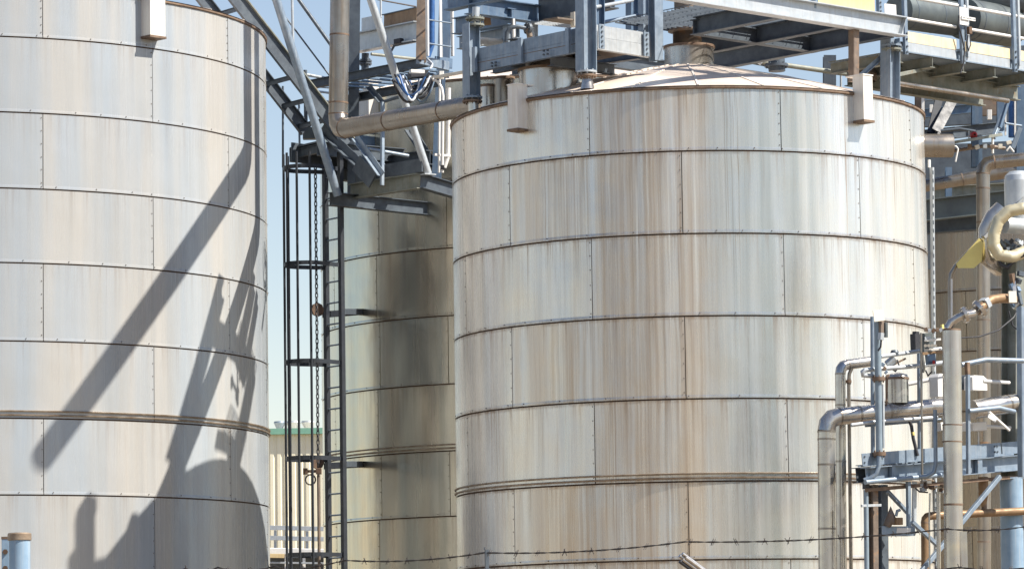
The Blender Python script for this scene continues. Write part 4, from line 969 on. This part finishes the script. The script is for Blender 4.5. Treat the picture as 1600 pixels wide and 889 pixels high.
# ------------------------------------------------------------------ equipment at the right edge
t = thing('filter_unit', 'silver clad machine with flexible hose at the right edge', 'machine', (1590, 480, 55))
TU(t, 'support_leg', [(1485, 520, 55.0), (1484, 442, 55.0), (1486, 428, 55.0), (1493, 416, 55.0), (1600, 300, 55.6)], .032, 'stainless_dull', 12); TU(t, 'support_leg', [(1487, 520, 54.9), (1487, 436, 54.9)], .014, 'white_paint', 8)
a, b = at(1496, 418, 54.9), at(1530, 376, 55.2)
mb = MB(); P_ = [(1494, 412), (1497, 419), (1522, 419), (1534, 408), (1537, 380), (1530, 372)]
mb.add([at(x_, y_, 54.8) for x_, y_ in P_]+[at(x_, y_, 55.4) for x_, y_ in P_], [list(range(6)), list(range(6, 12))[::-1]]+[[i, (i+1) % 6, 6+(i+1) % 6, 6+i] for i in range(6)]); mb.build('rain_hood', 'yellow_hood', t)
TU(t, 'clad_bend', [(1566, 325, 55.0), (1552, 340, 55.0), (1541, 360, 55.0), (1540, 385, 55.0), (1545, 404, 55.0), (1560, 416, 55.1), (1584, 418, 55.3), (1620, 410, 55.6)], [.12, .13, .115, .11, .13, .14, .13, .13], 'stainless', 20)
hp = [(1625, 330, 54.7), (1598, 326, 54.6), (1577, 330, 54.6), (1560, 345, 54.6), (1553, 366, 54.6), (1553, 384, 54.6), (1562, 399, 54.6), (1580, 402, 54.6), (1605, 392, 54.7), (1630, 380, 54.8)]
# ribbed hose
hq = []
for i in range(len(hp)-1):
    for k in range(6): f = k/6; hq.append(pt(hp[i]).lerp(pt(hp[i+1]), f))
TU(t, 'flexible_hose', hq, [.085+.006*(i % 2) for i in range(len(hq))], 'hose_sheet', 16)
MB().lathe(at(1592, 345, 55.3), [(.2, -.1), (.2, .58), (.185, .66), (.12, .72), (.02, .73)], 28).build('dome_vessel', 'galv_light', t)
TU(t, 'round_motor', [(1570, 352, 54.95), (1640, 358, 55.3)], .12, 'galv_light', 18)
BAR(t, 'slide_rail', at(1536, 372, 54.9), at(1608, 300, 55.2), .10, .05, 'stainless')
rnd = random.Random(5)
for k in range(10): BAR(t, 'linkage', (1562+rnd.random()*34, 372+rnd.random()*18, 54.8), (1566+rnd.random()*34, 376+rnd.random()*18, 54.85), .05, .05, ['black_plastic', 'steel_dark', 'galv_light'][k % 3])
TU(t, 'black_hose', [(1560, 404, 54.6), (1564, 414, 54.6), (1574, 418, 54.6), (1588, 404, 54.6), (1604, 396, 54.6)], .028, 'black_plastic', 10)
for k in range(12): BAR(t, 'actuator_piece', (1578+rnd.random()*18, 424+rnd.random()*56, 54.6), (1582+rnd.random()*18, 428+rnd.random()*56, 54.65), .06, .07, ['steel_dark', 'rust_edge', 'stainless', 'steel_blue'][k % 4])
TU(t, 'signal_cable', [(1501, 528, 53.5), (1530, 526, 53.8), (1560, 516, 54.2), (1584, 496, 54.5), (1590, 484, 54.6)], .012, 'black_plastic', 6)
TU(t, 'signal_cable', [(1576, 486, 54.5), (1582, 508, 54.5), (1604, 528, 54.6)], .012, 'black_plastic', 6)

# ------------------------------------------------------------------ background steelwork, right of the centre tank
t = thing('condensate_tank', 'small horizontal stainless drum at the right tank edge', 'vessel', (1470, 250, 60.8))
MB().lathe(at(1436, 228, 60.8), [(.02, 0), (.19, 0), (.19, .54), (.02, .54)], 28, axis=Vector((1, .12, 0))).build('drum_shell', 'stainless_dull', t)
TU(t, 'sight_tube', [(1489, 229, 60.8), (1494, 229, 60.8), (1497, 233, 60.8), (1493, 253, 60.8)], .013, 'white_paint', 8)
pipe('duct_pipe', 'grey pipe entering from the right edge and dropping behind the machine', [(1660, 244, 63.5), (1536, 255, 63.5), (1538, 1040, 63.5)], .115, 'stainless_dull', bands=((1, .03), (1, .1), (1, .3), (1, .55), (1, .75)), bandmat='steel_brown')
pipe('steam_pipe', 'brown-bottomed pipe crossing behind the grey drop pipe', [(1430, 293, 66), (1640, 258, 66.0)], .11, 'stainless_dull', bands=((0, .35),), bandmat='steel_brown')
pipe('slim_riser', 'slim vertical pipe on the brown background tank', [(1531, 480, 64.5), (1533, 1030, 64.5)], .045, 'stainless_dull', bands=((0, .2), (0, .6)))
t = thing('cable_ladder', 'slotted vertical cable ladder at the centre tank\'s right edge', 'cable ladder', (1460, 540, 60.4))
CH(t, 'channel', (1455, 262, 60.4), (1462, 1060, 60.4), .075, .03, 'galv_light', AX); mb = MB()
for k in range(60): q = at(1457.5, 270, 60.4).lerp(at(1463.5, 1060, 60.4), k/60.0)-W(0, .025, 0); mb.bar(q-UP*.03, q+UP*.03, .02, .01, W(0, 1, 0))
mb.build('slots', 'steel_dark', t, kind='stuff')
BAR(t, 'hook', (1452, 250, 60.4), (1452, 262, 60.4), .04, .03, 'white_paint', AX)
t = thing('background_frame', 'dark and blue steel columns and braces in front of the brownish tank', 'steel frame', (1540, 370, 68))
I(t, 'column', (1526, 110, 66.5), (1526, 262, 66.5), .18, .18, 'steel_blue', VY); I(t, 'column', (1563, 120, 65.5), (1563, 205, 65.5), .10, .12, 'steel_blue', VY)
I(t, 'column', (1437, 100, 66), (1437, 240, 66), .16, .16, 'steel_brown', VY); BAR(t, 'column_edge', (1442, 105, 65.8), (1442, 190, 65.8), .05, .04, 'white_paint', VY)
I(t, 'column', (1597, 100, 66), (1597, 300, 66), .24, .22, 'steel_blue', VY)
I(t, 'brace', (1476, 118, 66.2), (1454, 210, 65.6), .12, .13, 'ladder_paint', VY); I(t, 'brace', (1512, 112, 66.4), (1460, 210, 65.4), .2, .17, 'ladder_paint', VY)
BAR(t, 'brace', (1567, 180, 65.3), (1552, 216, 65.0), .07, .07, 'galv'); BAR(t, 'brace', (1594, 200, 65), (1582, 232, 65), .08, .08, 'galv')
BAR(t, 'brace', (1584, 130, 64.5), (1562, 200, 64.3), .06, .05, 'steel_blue')
for y_, m_ in ((116, 'steel_blue'), (146, 'galv'), (172, 'steel_blue'), (205, 'steel_dark')): I(t, 'floor_beam', (1440, y_+6, 68.5), (1520, y_-2, 68.5), .16, .14, m_)
BAR(t, 'ledge', (1489, 223, 63.5), (1556, 212, 64.2), .3, .05, 'galv_mossy'); I(t, 'floor_beam', (1489, 208, 65.5), (1560, 200, 66.0), .2, .15, 'steel_dark')
I(t, 'floor_beam', (1440, 330, 70), (1600, 312, 70), .4, .25, 'duct_grey'); I(t, 'floor_beam', (1440, 352, 70.4), (1600, 340, 70.4), .34, .25, 'steel_dark'); I(t, 'floor_beam', (1440, 306, 72), (1620, 296, 72), .3, .2, 'galv_mossy')
I(t, 'column', (1482, 262, 71), (1482, 330, 71), .12, .12, 'steel_blue', VY); I(t, 'column', (1447, 240, 71), (1449, 420, 71), .2, .2, 'steel_dark', VY)
BAR(t, 'wall_panel', (1446, 260, 73), (1600, 252, 73), .1, .8, 'steel_dark'); BAR(t, 'wall_panel', (1530, 150, 69), (1566, 148, 69), .1, .75, 'steel_brown')
BAR(t, 'wall_panel', (1440, 140, 74), (1620, 130, 74), .1, 1.5, 'steel_dark')
BAR(t, 'pale_box', (1546, 172, 68.5), (1546, 187, 68.5), .08, .08, 'white_paint', VY); BAR(t, 'pale_box', (1455, 164, 68), (1455, 176, 68), .06, .06, 'white_paint', VY); BAR(t, 'pale_box', (1573, 224, 64), (1580, 222, 64), .06, .06, 'cream_paint')
TU(t, 'tank_pipe', [(1581, 120, 66), (1581, 215, 66)], .06, 'blue_cable', 10); BAR(t, 'riser', (1571, 130, 65.5), (1571, 212, 65.5), .03, .03, 'white_paint', VY); BAR(t, 'riser', (1586, 130, 65.5), (1586, 212, 65.5), .03, .03, 'white_paint', VY)
TU(t, 'rail', [(1571, 193, 65.4), (1596, 197, 65.6)], .02, 'galv', 8)
TU(t, 'pipe_run', [(1470, 205, 65), (1500, 202, 65), (1524, 206, 65)], .03, 'steel_dark', 8); TU(t, 'pipe_run', [(1490, 236, 64), (1540, 228, 64.2), (1570, 232, 64.4)], .03, 'steel_brown', 8)
TU(t, 'pipe_run', [(1551, 215, 64), (1551, 240, 64)], .022, 'white_paint', 8); TU(t, 'pipe_run', [(1573, 236, 64), (1578, 230, 64), (1584, 238, 64)], .016, 'white_paint', 8)
for k in range(5): BAR(t, 'fitting', (1512+12*k, 229+2*(k % 2), 63.9), (1518+12*k, 229, 63.9), .07, .07, ['rust_edge', 'cream_paint', 'galv_light'][k % 3])
t = thing('red_lamp', 'small round red lamp among the background steelwork', 'lamp', (1520, 222, 63.8))
MB().lathe(at(1521, 212, 63.85), [(.02, .1), (.045, .09), (.062, .05), (.065, 0), (.02, -.02)], 18, axis=Vector((.1, -1, 0))).build('lens', 'red_paint', t); BAR(t, 'bracket', (1514, 205, 63.9), (1514, 221, 63.9), .02, .02, 'galv_light', VY)
# ------------------------------------------------------------------ fence in the foreground
def barbed(label, pts, group='strands of barbed wire'):
    t = thing('barbed_wire', label, 'barbed wire', pts[0], group)
    P = [pt(p) for p in pts]; line = []
    for i in range(len(P)-1):
        n_ = max(2, int((P[i+1]-P[i]).length/.03))
        for k in range(n_):
            f = k/n_; q = P[i].lerp(P[i+1], f); line.append(q-UP*.02*4*f*(1-f))
    line.append(P[-1])
    for s in (0, math.pi):
        MB().tube([q+UP*.0028*math.cos(i*1.1+s)+W(0, .0028*math.sin(i*1.1+s), 0) for i, q in enumerate(line)], .0023, 4).build('strand', 'wire', t)
    mb = MB(); d = .06; acc = 0; rnd = random.Random(len(label))
    for i in range(1, len(line)):
        acc += (line[i]-line[i-1]).length
        if acc > d:
            acc = 0; d = .105+rnd.random()*.03; q = line[i]; tg = (line[i]-line[i-1]).normalized()
            for k in range(2):
                a = rnd.random()*math.pi; v = Vector((tg.x*.35, .35*math.sin(a), .9*math.cos(a) if abs(math.cos(a)) > .35 else .6)).normalized()*.019
                o = tg*(.005*(k*2-1)); mb.tube([q+o-v, q+o+v], [.0022, .0018], 4)
            mb.tube([q-tg*.008, q+tg*.008], .0055, 6)
    mb.build('barbs', 'wire', t, kind='stuff')
Fy = 19.0
barbed('upper strand of barbed wire crossing low over the tanks', [(330, 900, Fy+1.5), (540, 875, Fy+1), (757, 863, Fy+.5), (1070, 846, Fy), (1480, 826, Fy-.6), (1640, 815, Fy-.9)])
barbed('lower strand of barbed wire, showing only at the lower right corner', [(757, 915, Fy+.5), (1070, 905, Fy), (1500, 886, Fy-.6), (1640, 880, Fy-.9)])
barbed('short strand of barbed wire at the lower left tank', [(180, 902, Fy+1.8), (290, 888, Fy+1.6), (340, 886, Fy+1.5), (430, 884, Fy+1.3), (520, 893, Fy+1.1), (757, 905, Fy+.5)])
t = thing('fence_post', 'thin grey fence post carrying the barbed wire', 'fence post', W(at(757, 900, Fy+.5).x, Fy+.5, 0))
a = at(757, 858, Fy+.5); MB().angle(W(a.x, a.y, 0), W(a.x, a.y, a.z), .022, .004, W(.3, -1, 0)).build('post_angle', 'steel_dark', t); MB().bar(W(a.x, a.y+.01, a.z), W(a.x, a.y+.01, a.z+.012), .006, .006, W(0, 1, 0)).build('post_tip', 'steel_dark', t)
t = thing('fence_brace', 'cut end of a bright bundle of rods at the bottom edge', 'rods', at(1075, 900, 24))
c = at(1062, 874, 24)
for k in range(5):
    o = W(.018*(k % 3), .02*(k//3), .012*k-.01); MB().tube([c+o, c+o+W(.22, .1, -.16)], .012, 10).build('rod', 'stainless' if k else 'black_plastic', t)
t = thing('bollard_post', 'weathered blue post with rusty cap in the lower left corner', 'post', W(at(32, 900, 30).x, 30, 0))
a = at(30.5, 840, 30); MB().lathe(W(a.x, a.y, 0), [(.084, 0), (.084, a.z)], 24).build('shaft', 'blue_paint', t)
MB().lathe(W(a.x, a.y, a.z), [(.088, -.02), (.094, -.016), (.094, .03), (.085, .04), (.02, .042)], 24).build('cap', 'rust_cap', t)
t = thing('bracket_post', 'narrow rusty side bracket left of the blue post', 'bracket', W(at(8, 900, 30.3).x, 30.3, 0))
a = at(9, 842, 30.3); BAR(t, 'plate', W(a.x, a.y, 0), W(a.x, a.y, a.z), .06, .05, 'blue_paint', W(0, 1, 0)); mb = MB(); [mb.bolt(W(a.x, a.y-.03, a.z-.13*k-.1), W(0, -1, 0), .022, .01) for k in range(3)]; mb.build('holes', 'rust_dark', t, kind='stuff')
BAR(t, 'top_edge', W(a.x, a.y, a.z), W(a.x, a.y, a.z+.02), .065, .055, 'rust_edge', W(0, 1, 0))
